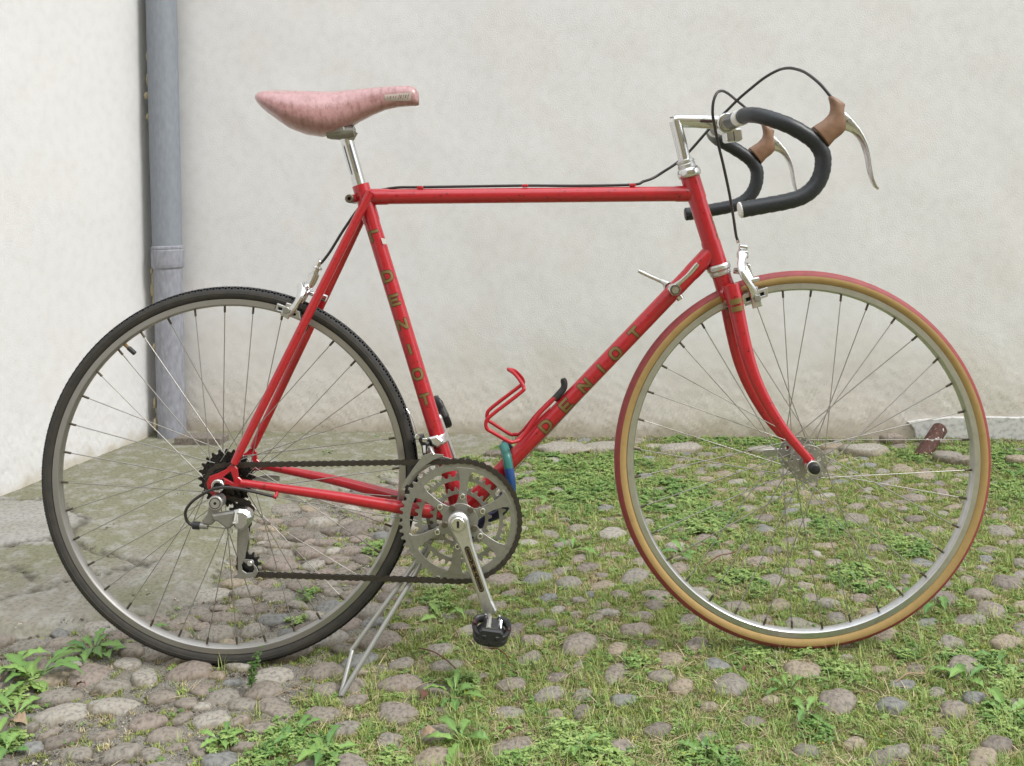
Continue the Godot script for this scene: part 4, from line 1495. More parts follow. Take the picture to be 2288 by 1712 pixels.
func lettering(parent: Node3D, word: String, spots: Array, axis_a: Vector3, axis_b: Vector3, r: float, upright: bool, size: float) -> void:
	# flat print wrapped round a tube: each stroke is a thin strip that follows the tube's surface
	var dir := (axis_b - axis_a).normalized()
	var side := Vector3(0, 0, 1)
	side = (side - dir * side.dot(dir)).normalized()
	var over := side.cross(dir)
	var glyph := {
		"D": [[Vector2(0.06, 0), Vector2(0.06, 1)], [Vector2(0, 0.94), Vector2(0.5, 0.94), Vector2(0.78, 0.84), Vector2(0.9, 0.64), Vector2(0.9, 0.36), Vector2(0.78, 0.16), Vector2(0.5, 0.06), Vector2(0, 0.06)]],
		"E": [[Vector2(0.06, 0), Vector2(0.06, 1)], [Vector2(0, 0.92), Vector2(0.95, 0.92)], [Vector2(0, 0.5), Vector2(0.78, 0.5)], [Vector2(0, 0.08), Vector2(0.95, 0.08)]],
		"N": [[Vector2(0.06, 0), Vector2(0.06, 1)], [Vector2(0.1, 0.95), Vector2(0.86, 0.05)], [Vector2(0.9, 0), Vector2(0.9, 1)]],
		"I": [[Vector2(0.48, 0), Vector2(0.48, 1)]],
		"O": [[Vector2(0.3, 0.94), Vector2(0.68, 0.94), Vector2(0.88, 0.78), Vector2(0.92, 0.5), Vector2(0.88, 0.22), Vector2(0.68, 0.06), Vector2(0.3, 0.06), Vector2(0.1, 0.22), Vector2(0.06, 0.5), Vector2(0.1, 0.78), Vector2(0.3, 0.94), Vector2(0.4, 0.94)]],
		"T": [[Vector2(0, 0.92), Vector2(0.98, 0.92)], [Vector2(0.49, 0.9), Vector2(0.49, 0)]],
		"F": [[Vector2(0.06, 0), Vector2(0.06, 1)], [Vector2(0, 0.92), Vector2(0.9, 0.92)]],
	}
	for i in word.length():
		var s0: float = (spots[i] - axis_a).dot(dir)
		for pass_ in 2:
			var acc := Acc.new()
			var wd := size * (0.25 if pass_ == 1 else 0.36)
			var lift := r + (0.0006 if pass_ == 1 else 0.0003)
			for stroke in glyph[word[i]]:
				for k in stroke.size() - 1:
					var a: Vector2 = stroke[k]
					var b: Vector2 = stroke[k + 1]
					var d := (b - a).normalized()
					var ext := 0.0 if pass_ == 1 else 0.04
					if k > 0 or stroke.size() > 3:
						ext += 0.05
					a -= d * ext
					b += d * ext
					var nn := d.orthogonal()
					for q in 6:
						for w in 2:
							var ring := []
							for corner in [[q, w], [q + 1, w], [q + 1, w + 1], [q, w + 1]]:
								var p = a.lerp(b, corner[0] / 6.0) * size + nn * wd * (corner[1] / 2.0 - 0.5)
								var lx = p.x - size * 0.48
								var ly = p.y - size * 0.5
								var s = s0 + (lx if not upright else -ly)
								var arc = ly if not upright else lx
								var ph = arc / r
								ring.append([axis_a + dir * s + (side * cos(ph) + over * sin(ph)) * (lift + 0.00002 * k), side * cos(ph) + over * sin(ph)])
							var v := acc.v.size()
							for c in ring:
								acc.vert(c[0], c[1])
							acc.quad(v, v + 1, v + 2, v + 3)
			add_part(parent, "letter" if pass_ == 1 else "letter_outline", acc, M.gold_print if pass_ == 1 else M.dark_print)


func make_frame() -> void:
	var st_top := Vector3(-0.1532, 0.8298, 0)
	var bb := v3(BB_C, 0)
	var st_dir := (bb - st_top).normalized()
	var ht_top := Vector3(0.4394, 0.8549, 0)
	var ht_bot := Vector3(0.486, 0.6905, 0)
	var tt_a := Vector3(-0.1498, 0.8335, 0)
	var tt_b := Vector3(0.4486, 0.8248, 0)
	var dt_b := Vector3(0.4751, 0.7194, 0)
	var frame := group_part(bike, "frame")
	var a := Acc.new()
	tube(a, [tt_a, tt_b], 0.0137, 20)
	add_part(frame, "top_tube", a, M.red_paint)
	a = Acc.new()
	tube(a, [st_top - st_dir * 0.024, bb], 0.0143, 20)
	add_part(frame, "seat_tube", a, M.red_paint)
	a = Acc.new()
	tube(a, [bb, dt_b], 0.0146, 20)
	add_part(frame, "down_tube", a, M.red_paint)
	a = Acc.new()
	tube(a, [ht_top, ht_bot], 0.0163, 22)
	add_part(frame, "head_tube", a, M.red_paint)
	# lugs: short sleeves, a little proud of the tubes
	a = Acc.new()
	var hd := (ht_bot - ht_top).normalized()
	var ttd := (tt_b - tt_a).normalized()
	var dtd := (dt_b - bb).normalized()
	tube(a, [ht_top, ht_top + hd * 0.040, ht_top + hd * 0.044], [0.0175, 0.0175, 0.0166], 22)
	add_part(frame, "lug", a, M.red_paint)
	a = Acc.new()
	tube(a, [ht_bot, ht_bot - hd * 0.046, ht_bot - hd * 0.051], [0.0176, 0.0176, 0.0166], 22)
	add_part(frame, "lug", a, M.red_paint)
	a = Acc.new()
	tube(a, [tt_b, tt_b - ttd * 0.034, tt_b - ttd * 0.039], [0.0149, 0.0147, 0.0139], 20)
	add_part(frame, "lug", a, M.red_paint)
	a = Acc.new()
	tube(a, [dt_b, dt_b - dtd * 0.052, dt_b - dtd * 0.058], [0.0158, 0.0155, 0.0148], 20)
	add_part(frame, "lug", a, M.red_paint)
	a = Acc.new()
	tube(a, [st_top - st_dir * 0.027, st_top + st_dir * 0.040, st_top + st_dir * 0.046], [0.0158, 0.0156, 0.0145], 20)
	add_part(frame, "lug", a, M.red_paint)
	a = Acc.new()
	tube(a, [tt_a, tt_a + ttd * 0.036, tt_a + ttd * 0.041], [0.0150, 0.0148, 0.0139], 20)
	add_part(frame, "lug", a, M.red_paint)
	a = Acc.new()
	tube(a, [bb - st_dir * 0.05, bb - st_dir * 0.045, bb], [0.0145, 0.0156, 0.0158], 18)
	add_part(frame, "lug", a, M.red_paint)
	a = Acc.new()
	tube(a, [bb + dtd * 0.055, bb + dtd * 0.048, bb], [0.0148, 0.0158, 0.016], 18)
	add_part(frame, "lug", a, M.red_paint)
	a = Acc.new()
	rod(a, bb - Vector3(0, 0, 0.034), bb + Vector3(0, 0, 0.034), 0.0205, 24, 0.002)
	add_part(frame, "bottom_bracket", a, M.red_paint)
	# stays, one each side
	for s in [1, -1]:
		var w := Vector3(1, 1, s)
		a = Acc.new()
		var top := Vector3(-0.1396, 0.8421, 0.021) * w
		var low := Vector3(-0.382, 0.3715, 0.06) * w
		var mid := top.lerp(low, 0.5) + Vector3(0, 0, 0.003 * s)
		tube(a, smooth_path([top, top.lerp(low, 0.06), mid, top.lerp(low, 0.93), low], 5), [0.0045, 0.0068, 0.0074, 0.0078, 0.0079, 0.0079, 0.0079, 0.0079, 0.0079, 0.0079, 0.0079, 0.0079, 0.0078, 0.0077, 0.0076, 0.0075, 0.0072, 0.007, 0.0068, 0.0066, 0.006], 14)
		add_part(frame, "seat_stay", a, M.red_paint)
		a = Acc.new()
		var c0 := Vector3(-0.3705, 0.3382, 0.06) * w
		var c1 := Vector3(-0.2284, 0.3102, 0.047) * w
		var c2 := Vector3(-0.0983, 0.2789, 0.026) * w
		var c3 := Vector3(-0.0082, 0.2593, 0.012) * w
		var path := smooth_path([c0, c1, c2, c3], 5)
		var rr := []
		for i in path.size():
			rr.append(lerpf(0.0064, 0.0122, minf(1.0, float(i) / path.size() * 1.35)))
		tube(a, path, rr, 14)
		add_part(frame, "chain_stay", a, M.red_paint)
		# forged end that holds the axle
		a = Acc.new()
		var po := [Vector2(-0.3812, 0.3698), Vector2(-0.3757, 0.3633), Vector2(-0.3744, 0.3488), Vector2(-0.3632, 0.3389), Vector2(-0.361, 0.3292), Vector2(-0.3772, 0.3272), Vector2(-0.3915, 0.3363), Vector2(-0.4044, 0.3367), Vector2(-0.4087, 0.3231), Vector2(-0.3968, 0.314), Vector2(-0.4018, 0.3077), Vector2(-0.4178, 0.3145), Vector2(-0.4272, 0.3276), Vector2(-0.4294, 0.3397), Vector2(-0.4244, 0.3508), Vector2(-0.4106, 0.3553), Vector2(-0.3943, 0.3629), Vector2(-0.3877, 0.37)]
		var ho := [Vector2(-0.3871, 0.3587), Vector2(-0.4018, 0.3486), Vector2(-0.3826, 0.3385), Vector2(-0.3825, 0.345)]
		plate(a, po, 0.0575 * s if s > 0 else -0.0625, 0.0625 if s > 0 else -0.0575, 0.0006, [ho])
		add_part(frame, "dropout", a, M.red_paint)
	a = Acc.new()
	rod(a, Vector3(-0.2456, 0.6533, -0.03), Vector3(-0.233, 0.6574, 0.03), 0.0055, 10)
	add_part(frame, "bridge", a, M.red_paint)
	a = Acc.new()
	rod(a, Vector3(-0.1613, 0.2682, -0.04), Vector3(-0.1486, 0.2916, 0.04), 0.0055, 10)
	add_part(frame, "bridge", a, M.red_paint)
	# seat clamp ears and bolt
	a = Acc.new()
	block(a, Vector3(-0.1742, 0.8311, 0), Vector3(0.018, 0.014, 0.022), Basis(), 0.003)
	add_part(frame, "clamp_ear", a, M.red_paint)
	a = Acc.new()
	lathe(a, [Vector2(0.003, 0.032), Vector2(0.0035, 0.040), Vector2(0.0065, 0.040), Vector2(0.0078, 0.0385), Vector2(0.0078, 0.030), Vector2(0.0078, -0.02), Vector2(0, -0.02)], Transform3D(Basis(), Vector3(-0.1776, 0.8304, 0) * Vector3(1, 1, 0) - Vector3(0, 0, 0.016)), 18)
	add_part(frame, "clamp_bolt", a, M.bronze_bolt)
	# small braze-ons
	a = Acc.new()
	for p in [Vector3(-0.0518, 0.8458, 0), Vector3(0.1385, 0.8446, 0), Vector3(0.3337, 0.841, 0)]:
		a = Acc.new()
		block(a, p + Vector3(0, 0.002, 0), Vector3(0.012, 0.006, 0.012), Basis(), 0.002)
		add_part(frame, "cable_guide", a, M.red_paint)
	a = Acc.new()
	tube(a, [Vector3(-0.3113, 0.3153, 0.066), Vector3(-0.3065, 0.3136, 0.066)], 0.0042, 10)
	tube(a, [Vector3(-0.3079, 0.3199, 0.06), Vector3(-0.3073, 0.3152, 0.066)], 0.003, 8)
	add_part(frame, "cable_stop", a, M.red_paint)
	lettering(frame, "DENIOT", [Vector3(0.1634, 0.4155, 0), Vector3(0.2005, 0.4521, 0), Vector3(0.2351, 0.4859, 0), Vector3(0.2654, 0.5155, 0), Vector3(0.2921, 0.5418, 0), Vector3(0.3258, 0.5795, 0)], bb, dt_b, 0.0146, false, 0.0205)
	lettering(frame, "FDENIOT", [Vector3(-0.1302, 0.7636, 0), Vector3(-0.1167, 0.6885, 0), Vector3(-0.1042, 0.6454, 0), Vector3(-0.0909, 0.6014, 0), Vector3(-0.0802, 0.5559, 0), Vector3(-0.0661, 0.5113, 0), Vector3(-0.0554, 0.465, 0)], st_top, bb, 0.0143, true, 0.0192)
	a = Acc.new()
	var e0 := Vector3(-0.1193, 0.7526, 0.0138)
	a.flat_quad(e0 + Vector3(-0.004, 0.006, 0.0006), e0 + Vector3(0.004, 0.004, 0.0006), e0 + Vector3(0.006, -0.006, 0.0002), e0 + Vector3(-0.001, -0.005, 0.0006), Vector3(0, 0, 1))
	add_part(frame, "torn_sticker", a, M.white_ring)
	# head badge mark: a torn gold transfer on the front of the head tube
	a = Acc.new()
	var acr := Vector3(-hd.y, hd.x, 0)
	for q in 5:
		var at := ht_top + hd * (0.075 + 0.012 * q)
		for j in 3:
			var ph := 0.10 + 0.22 * j + 0.05 * sin(q * 2.3)
			var s := a.v.size()
			for c in [[0, 0], [1, 0], [1, 1], [0, 1]]:
				var p2 = ph + c[0] * 0.15
				var nn := acr * cos(p2) + Vector3(0, 0, 1) * sin(p2)
				a.vert(at + hd * (c[1] * (0.006 + 0.003 * ((q + j) % 3))) + nn * 0.01685, nn)
			a.quad(s, s + 1, s + 2, s + 3)
	add_part(frame, "head_transfer", a, M.gold_print)


func make_fork() -> void:
	var fork := group_part(bike, "fork")
	var ht_bot := Vector3(0.486, 0.6905, 0)
	var crown := Vector3(0.5014, 0.6406, 0)
	var ax := (crown - ht_bot).normalized()
	var a := Acc.new()
	tube(a, [ht_bot + ax * 0.012, ht_bot + ax * 0.022, crown], [0.017, 0.0172, 0.018], 20)
	# crown with its two shoulders
	for s in [1, -1]:
		tube(a, [crown + Vector3(0, 0, -0.002 * s), Vector3(0.5041, 0.6443, 0.028) * Vector3(1, 1, s)], [0.019, 0.0185], 16)
	block(a, Vector3(0.5065, 0.6422, 0), Vector3(0.030, 0.030, 0.060), Basis(Vector3(0, 0, 1), -0.29), 0.006)
	add_part(fork, "crown", a, M.red_paint)
	for s in [1, -1]:
		var m := Vector3(1, 1, s)
		a = Acc.new()
		var pts := smooth_path([Vector3(0.4999, 0.6602, 0.03) * m, Vector3(0.508, 0.6215, 0.033) * m, Vector3(0.5175, 0.566, 0.038) * m, Vector3(0.5302, 0.5109, 0.043) * m, Vector3(0.5497, 0.4606, 0.047) * m, Vector3(0.579, 0.4086, 0.05) * m, Vector3(0.61, 0.3685, 0.051) * m, Vector3(0.6272, 0.3487, 0.051) * m], 5)
		var rr := []
		for i in pts.size():
			rr.append(lerpf(0.0158, 0.0068, pow(float(i) / (pts.size() - 1), 0.85)))
		tube(a, pts, rr, 16, true, 0.72)
		add_part(fork, "fork_blade", a, M.red_paint)
		a = Acc.new()
		var hub := FRONT
		plate(a, slug(Vector2(0.6214, 0.3555), hub, 0.0085, 0.0125, 8), 0.0485 if s > 0 else -0.0535, 0.0535 if s > 0 else -0.0485, 0.0006)
		add_part(fork, "fork_end", a, M.red_paint)
	# gold transfers on the near blade
	a = Acc.new()
	var dir := (Vector3(0.5125, 0.5986, 0.0355) - Vector3(0.5064, 0.6273, 0.0335)).normalized()
	var side := Vector3(0, 0, 1)
	var over := dir.cross(side).normalized()
	for band in [[Vector3(0.5058, 0.6314, 0.033), 0.010], [Vector3(0.5078, 0.6183, 0.0335), 0.009]]:
		for j in 6:
			var s := a.v.size()
			for c in [[0, 0], [1, 0], [1, 1], [0, 1]]:
				var ph: float = -0.75 + (j + c[0]) * 0.25
				var nn := side * cos(ph) * 1.0 + over * sin(ph)
				a.vert(band[0] + dir * (band[1] * (c[1] - 0.5)) + side * cos(ph) * 0.0121 + over * sin(ph) * 0.0163, nn)
			a.quad(s, s + 1, s + 2, s + 3)
	add_part(fork, "blade_transfer", a, M.gold_print)
	# headset
	var hs := group_part(bike, "headset")
	a = Acc.new()
	var up := -(ht_bot - Vector3(0.4394, 0.8549, 0)).normalized()
	lathe(a, [Vector2(0.014, -0.013), Vector2(0.0185, -0.012), Vector2(0.0195, -0.009), Vector2(0.0195, -0.0045), Vector2(0.0205, -0.0035), Vector2(0.0222, -0.001), Vector2(0.0222, 0.005), Vector2(0.021, 0.008), Vector2(0.016, 0.009)], along(Vector3(0.4868, 0.688, 0), up), 28, false)
	add_part(hs, "lower_cup", a, M.alloy)
	a = Acc.new()
	lathe(a, [Vector2(0.016, -0.006), Vector2(0.0200, -0.005), Vector2(0.0215, -0.001), Vector2(0.0215, 0.006), Vector2(0.0185, 0.011), Vector2(0.0155, 0.012)], along(Vector3(0.4379, 0.8608, 0), up), 28, true)
	add_part(hs, "upper_cup", a, M.polished_alloy)
	a = Acc.new()
	lathe(a, [Vector2(0.012, 0.009), Vector2(0.0165, 0.0095), Vector2(0.0165, 0.018), Vector2(0.0155, 0.0195), Vector2(0.0155, 0.021), Vector2(0.0165, 0.022), Vector2(0.0165, 0.026), Vector2(0.0125, 0.028), Vector2(0.010, 0.028)], along(Vector3(0.4379, 0.8608, 0), up), 8)
	add_part(hs, "locknut", a, M.alloy)


func make_wheel(called: String, c: Vector2, front: bool) -> void:
	var wheel := group_part(bike, called)
	wheel.set_meta("label", "front wheel with red and tan tyre" if front else "rear wheel with dark worn tyre")
	var xf := Transform3D(Basis(), v3(c, 0))
	var rt := 0.0126 if front else 0.0122
	var rc := WHEEL_R - rt
	var edge := 1.3 if front else 1.12
	# tread
	var prof := []
	for i in 13:
		var ph := lerpf(-edge, edge, i / 12.0)
		prof.append(Vector2(rc + cos(ph) * rt, sin(ph) * rt))
	var a := Acc.new()
	lathe(a, prof, xf, 160, true)
	if not front:
		# shallow blocks along both shoulders
		for k in 380:
			var ang := TAU * k / 380.0
			for s in [-1, 1]:
				var ph: float = s * (0.62 + 0.12 * (k % 2))
				var e := Vector2(cos(ang), sin(ang))
				var pc := c + e * (rc + cos(ph) * (rt + 0.0002))
				var b := Basis(Vector3(-e.y, e.x, 0), Vector3(e.x * cos(ph), e.y * cos(ph), sin(ph)), Vector3(-e.x * sin(ph), -e.y * sin(ph), cos(ph)))
				block(a, v3(pc, sin(ph) * rt), Vector3(0.0036, 0.0007, 0.0030), b)
	add_part(wheel, "tread", a, M.red_tread if front else M.black_rubber)
	a = Acc.new()
	for s in [-1, 1]:
		prof = []
		for i in 9:
			var ph := lerpf(edge, 2.72, i / 8.0)
			prof.append(Vector2(rc + cos(ph) * rt, s * sin(ph) * rt))
		lathe(a, prof, xf, 160, true)
		if not front:
			# raised line moulded into the sidewall
			var q := 1.55
			lathe(a, [Vector2(rc + cos(q) * rt + 0.0008, s * sin(q) * rt), Vector2(rc + cos(q) * rt, s * (sin(q) * rt + 0.0006)), Vector2(rc + cos(q) * rt - 0.0008, s * sin(q) * rt)], xf, 120)
	add_part(wheel, "sidewall", a, M.tan_sidewall if front else M.grey_sidewall)
	a = Acc.new()
	var ro := 0.3178
	var ri := 0.3068
	for s in [-1, 1]:
		lathe(a, [Vector2(ro - 0.004, s * 0.0082), Vector2(ro, s * 0.0086), Vector2(ro, s * 0.0098), Vector2(ro - 0.0095, s * 0.0100), Vector2(ro - 0.0105, s * 0.0092), Vector2(ri - 0.0008, s * 0.0068), Vector2(ri - 0.0022, s * 0.003), Vector2(ri - 0.0024, 0)], xf, 160)
	add_part(wheel, "rim", a, M.rim_alloy if front else M.rear_rim_alloy)
	# hub
	var fl := 0.0335 if front else 0.031
	var fw := 0.034 if front else 0.031
	a = Acc.new()
	lathe(a, [Vector2(0.010, -0.048), Vector2(0.010, -fw - 0.003), Vector2(0.014, -fw - 0.002)], xf, 24)
	lathe(a, [Vector2(0.014, -fw - 0.002), Vector2(0.014, -fw + 0.004), Vector2(0.0105, -fw + 0.009), Vector2(0.0095, 0), Vector2(0.0105, fw - 0.009), Vector2(0.014, fw - 0.004), Vector2(0.014, fw + 0.002), Vector2(0.010, fw + 0.003), Vector2(0.010, 0.048)], xf, 24)
	for s in [-1, 1]:
		var holes := []
		for k in 18:
			holes.append(circle(Vector2.from_angle(TAU * (k + 0.25 * s) / 18.0) * (fl - 0.0036), 0.0021, 6))
		for k in 6:
			holes.append(circle(Vector2.from_angle(TAU * (k + 0.4) / 6.0) * (fl - 0.0125), 0.0042, 12))
		var start := a.v.size()
		plate(a, circle(Vector2.ZERO, fl, 48), s * fw - 0.0014, s * fw + 0.0014, 0.0004, holes)
		for i in range(start, a.v.size()):
			a.v[i] += v3(c, 0)
	add_part(wheel, "hub", a, M.dull_alloy if front else M.dull_alloy)
	# spokes: 36, each crossing three others
	var lay := 0.0 if front else 0.6
	for k in 36:
		var near := k % 2
		var s := 1.0 if near == 1 else -1.0
		var lead := 1.0 if (k / 2) % 2 == 0 else -1.0
		var th := TAU * (k + 0.5 + lay) / 36.0
		var hub_a := th + lead * TAU * 3.0 / 18.0 * 0.92
		var p0 := v3(c + Vector2.from_angle(hub_a) * (fl - 0.0032), s * (fw + 0.0016 * (1.0 if (k / 4) % 2 else -1.0)))
		var p1 := v3(c + Vector2.from_angle(th) * (ri - 0.001), s * 0.0022)
		a = Acc.new()
		var d := (p1 - p0).normalized()
		tube(a, [p0, p1 - d * 0.012], 0.0009, 6, true)
		add_part(wheel, "spoke", a, M.spoke_steel)
		a = Acc.new()
		rod(a, p1 - d * 0.013, p1, 0.0021, 8)
		add_part(wheel, "nipple", a, M.nipple_brass)
	# axle fittings
	a = Acc.new()
	if front:
		lathe(a, [Vector2(0.0, 0.056), Vector2(0.0122, 0.0555), Vector2(0.0128, 0.054), Vector2(0.0128, 0.0535)], xf, 24)
		lathe(a, [Vector2(0.0, 0.066), Vector2(0.0118, 0.066), Vector2(0.0128, 0.0645), Vector2(0.0128, 0.0555), Vector2(0.011, 0.0555)], xf, 24)
		add_part(wheel, "axle_washer", a, M.polished_alloy)
		a = Acc.new()
		lathe(a, [Vector2(0.0, 0.0755), Vector2(0.0065, 0.0750), Vector2(0.0092, 0.0725), Vector2(0.0100, 0.069), Vector2(0.0098, 0.0660)], xf, 24, true)
		add_part(wheel, "axle_cap", a, M.black_plastic)
	else:
		lathe(a, [Vector2(0.006, 0.066), Vector2(0.0068, 0.0755), Vector2(0.0098, 0.0755), Vector2(0.0112, 0.074), Vector2(0.0118, 0.067), Vector2(0.0118, 0.0626)], xf, 24)
		add_part(wheel, "axle_nut", a, M.polished_alloy)
		a = Acc.new()
		lathe(a, [Vector2(0.0, 0.0725), Vector2(0.0062, 0.0725), Vector2(0.0064, 0.069)], xf, 18)
		add_part(wheel, "axle_end", a, M.black_plastic)
	# quick release lever on the far side
	a = Acc.new()
	rod(a, v3(c, -0.053), v3(c, -0.070), 0.0095, 18, 0.002)
	if front:
		tube(a, smooth_path([v3(c, -0.066), Vector3(0.6425, 0.3412, -0.07), Vector3(0.613, 0.3358, -0.074), Vector3(0.5762, 0.3341, -0.074)], 4), [0.006, 0.006, 0.0062, 0.0065, 0.0068, 0.007, 0.0072, 0.0074, 0.0076, 0.0078, 0.0078, 0.0078, 0.0074], 12, true, 0.4)
	else:
		tube(a, smooth_path([v3(c, -0.066), Vector3(-0.3929, 0.308, -0.074), Vector3(-0.3637, 0.3094, -0.076), Vector3(-0.3375, 0.3088, -0.076)], 4), [0.006, 0.006, 0.0062, 0.0065, 0.0068, 0.007, 0.0072, 0.0072, 0.0072, 0.0072, 0.0072, 0.007, 0.006], 12, true, 0.45)
	add_part(wheel, "release_lever", a, M.alloy)
	# valve
	if not front:
		a = Acc.new()
		var va := Vector3(-0.6002, 0.582, 0)
		var vb := Vector3(-0.5778, 0.5614, 0)
		rod(a, va, vb, 0.0032, 10)
		add_part(wheel, "valve_stem", a, M.gold_print)
		a = Acc.new()
		rod(a, va.lerp(vb, 0.55), vb + (vb - va) * 0.1, 0.0042, 10, 0.001)
		add_part(wheel, "valve_cap", a, M.black_plastic)


func toothed(c: Vector2, teeth: int, r_root: float, r_tip: float, phase := 0.0) -> Array:
	var out := []
	for k in teeth:
		for q in [[-0.30, r_root], [-0.13, r_tip - 0.0006], [0.0, r_tip], [0.13, r_tip - 0.0006], [0.30, r_root]]:
			out.append(c + Vector2.from_angle(TAU * (k + q[0]) / teeth + phase) * q[1])
	return out


func make_drivetrain() -> void:
	# sprockets on the rear hub
	var cas := group_part(bike, "cassette")
	var teeth := [24, 22, 20, 18, 16, 15, 14]
	for i in 7:
		var r: float = teeth[i] * 0.0127 / TAU
		var a := Acc.new()
		var w := 0.0205 + 0.0040 * i
		plate(a, toothed(REAR, teeth[i], r - 0.0032, r + 0.0032, i * 0.3), w - 0.0009, w + 0.0009, 0.0, [circle(REAR, r * 0.45, 16)])
		add_part(cas, "sprocket", a, M.black_steel)
	var a := Acc.new()
	rod(a, v3(REAR, 0.016), v3(REAR, 0.050), 0.021, 24)
	rod(a, v3(REAR, 0.050), v3(REAR, 0.0575), 0.012, 24)
	add_part(cas, "freewheel_body", a, M.black_steel)
	# crankset
	var cr := group_part(bike, "crankset")
	var c := Vector2(0.0094, 0.258)
	var rings := [[52, 0.045, 0.0085], [39, 0.037, 0.0065], [26, 0.029, 0.006]]
	for q in rings:
		var r: float = q[0] * 0.0127 / TAU
		a = Acc.new()
		var inner = r - 0.0035 - q[2] - (0.0045 if q[0] == 52 else 0.0)
		plate(a, toothed(c, q[0], r - 0.0034, r + 0.0030, 0.02), q[1] - 0.0013, q[1] + 0.0013, 0.0003, [circle(c, inner, 72)])
		add_part(cr, "chainring", a, M.dull_alloy)
	a = Acc.new()
	var off := deg_to_rad(83.0)
	# six broad arms that widen into the outer ring
	for k in 6:
		var ang := off - TAU * k / 6.0
		var e := Vector2.from_angle(ang)
		var t := e.orthogonal()
		var poly := [c + e * 0.027 - t * 0.0115, c + e * 0.036 - t * 0.0082, c + e * 0.046 - t * 0.0068, c + e * 0.062 - t * 0.0070, c + e * 0.078 - t * 0.0088, c + e * 0.0868 - t * 0.0125, c + e * 0.0900 - t * 0.0180, c + e * 0.0935 - t * 0.0150, c + e * 0.0940 + t * 0.0150, c + e * 0.0900 + t * 0.0180, c + e * 0.0868 + t * 0.0125, c + e * 0.078 + t * 0.0088, c + e * 0.062 + t * 0.0070, c + e * 0.046 + t * 0.0068, c + e * 0.036 + t * 0.0082, c + e * 0.027 + t * 0.0115]
		plate(a, poly, 0.0433 + 0.00001 * k, 0.0468, 0.0004)
	plate(a, circle(c, 0.0315, 48), 0.0434, 0.0474, 0.0006, [circle(c, 0.012, 24)])
	add_part(cr, "chainring_arm", a, M.dull_alloy)
	for k in 6:
		var p := c + Vector2.from_angle(off - TAU * k / 6.0) * 0.0435
		a = Acc.new()
		lathe(a, [Vector2(0.0026, 0.0445), Vector2(0.0028, 0.0502), Vector2(0.0050, 0.0502), Vector2(0.0056, 0.0494), Vector2(0.0056, 0.026)], Transform3D(Basis(), v3(p, 0)), 14)
		add_part(cr, "chainring_bolt", a, M.polished_alloy)
		a = Acc.new()
		rod(a, v3(p, 0.024), v3(p, 0.046), 0.0024, 10)
		add_part(cr, "bolt_core", a, M.dark_gap)
	for k in 5:
		var p := c + Vector2.from_angle(deg_to_rad(118.0) - TAU * k / 5.0) * 0.0275
		a = Acc.new()
		lathe(a, [Vector2(0, 0.0505), Vector2(0.0048, 0.0505), Vector2(0.0056, 0.0495), Vector2(0.0056, 0.0470)], Transform3D(Basis(), v3(p, 0)), 14)
		add_part(cr, "spider_bolt", a, M.bronze_bolt)
	# right crank arm: broad boss, tapered arm with a fluted groove
	a = Acc.new()
	var ca := Vector2(0.0077, 0.2628)
	var cb := Vector2(0.0565, 0.1143)
	var d := (cb - ca).normalized()
	var n := d.orthogonal()
	var poly := []
	for k in 15:
		poly.append(ca + Vector2.from_angle(d.angle() + PI * 0.5 + PI * k / 14.0 * 1.0) * 0.0182)
	var sides := [[0.022, 0.0145], [0.04, 0.0120], [0.08, 0.0108], [0.12, 0.0102], [0.145, 0.0104], [0.155, 0.0118], [0.163, 0.0124], [0.168, 0.0105]]
	for q in sides:
		poly.append(ca + d * q[0] + n * q[1])
	sides.reverse()
	for q in sides:
		poly.append(ca + d * q[0] - n * q[1])
	plate(a, poly, 0.060, 0.0742, 0.0028)
	add_part(cr, "crank_arm", a, M.alloy)
	# groove with its raised gold-edged cartouches
	a = Acc.new()
	for q in [[0.046, 0.066], [0.070, 0.080], [0.083, 0.094], [0.098, 0.120]]:
		plate(a, slug(ca + d * q[0], ca + d * q[1], 0.0046, 0.0046, 5), 0.0738, 0.0746)
	add_part(cr, "arm_groove", a, M.dark_gap)
	a = Acc.new()
	for q in [[0.048, 0.064], [0.100, 0.118]]:
		plate(a, slug(ca + d * q[0], ca + d * q[1], 0.0034, 0.0034, 6), 0.0742, 0.0750, 0.0, [slug(ca + d * q[0], ca + d * q[1], 0.0024, 0.0024, 6)])
	for q in [[0.070, 0.080], [0.083, 0.094]]:
		for s in [-1, 1]:
			plate(a, slug(ca + d * q[0] + n * 0.0028 * s, ca + d * q[1] + n * 0.0028 * s, 0.0006, 0.0006, 3), 0.0742, 0.0750)
		plate(a, slug(ca + d * (q[0] + q[1]) * 0.5 - n * 0.0028, ca + d * (q[0] + q[1]) * 0.5 + n * 0.0028, 0.0006, 0.0006, 3), 0.0742, 0.0749)
	add_part(cr, "arm_emblem", a, M.gold_print)
	a = Acc.new()
	lathe(a, [Vector2(0.0, 0.0805), Vector2(0.0105, 0.0805), Vector2(0.0118, 0.0792), Vector2(0.0122, 0.0770), Vector2(0.0138, 0.0768), Vector2(0.0148, 0.0755), Vector2(0.0150, 0.0735)], Transform3D(Basis(), v3(ca, 0)), 28)
	add_part(cr, "dust_cap", a, M.polished_alloy)
	a = Acc.new()
	plate(a, slug(ca + Vector2(0, 0.004), ca - Vector2(0, 0.004), 0.0022, 0.0022, 5), 0.0803, 0.0809)
	add_part(cr, "cap_slot", a, M.dark_gap)
	# far crank arm, pointing up behind the seat tube
	a = Acc.new()
	plate(a, slug(BB_C, Vector2(-0.0371, 0.4142), 0.016, 0.0105, 10), -0.072, -0.060, 0.0025)
	add_part(cr, "crank_arm", a, M.alloy)
	a = Acc.new()
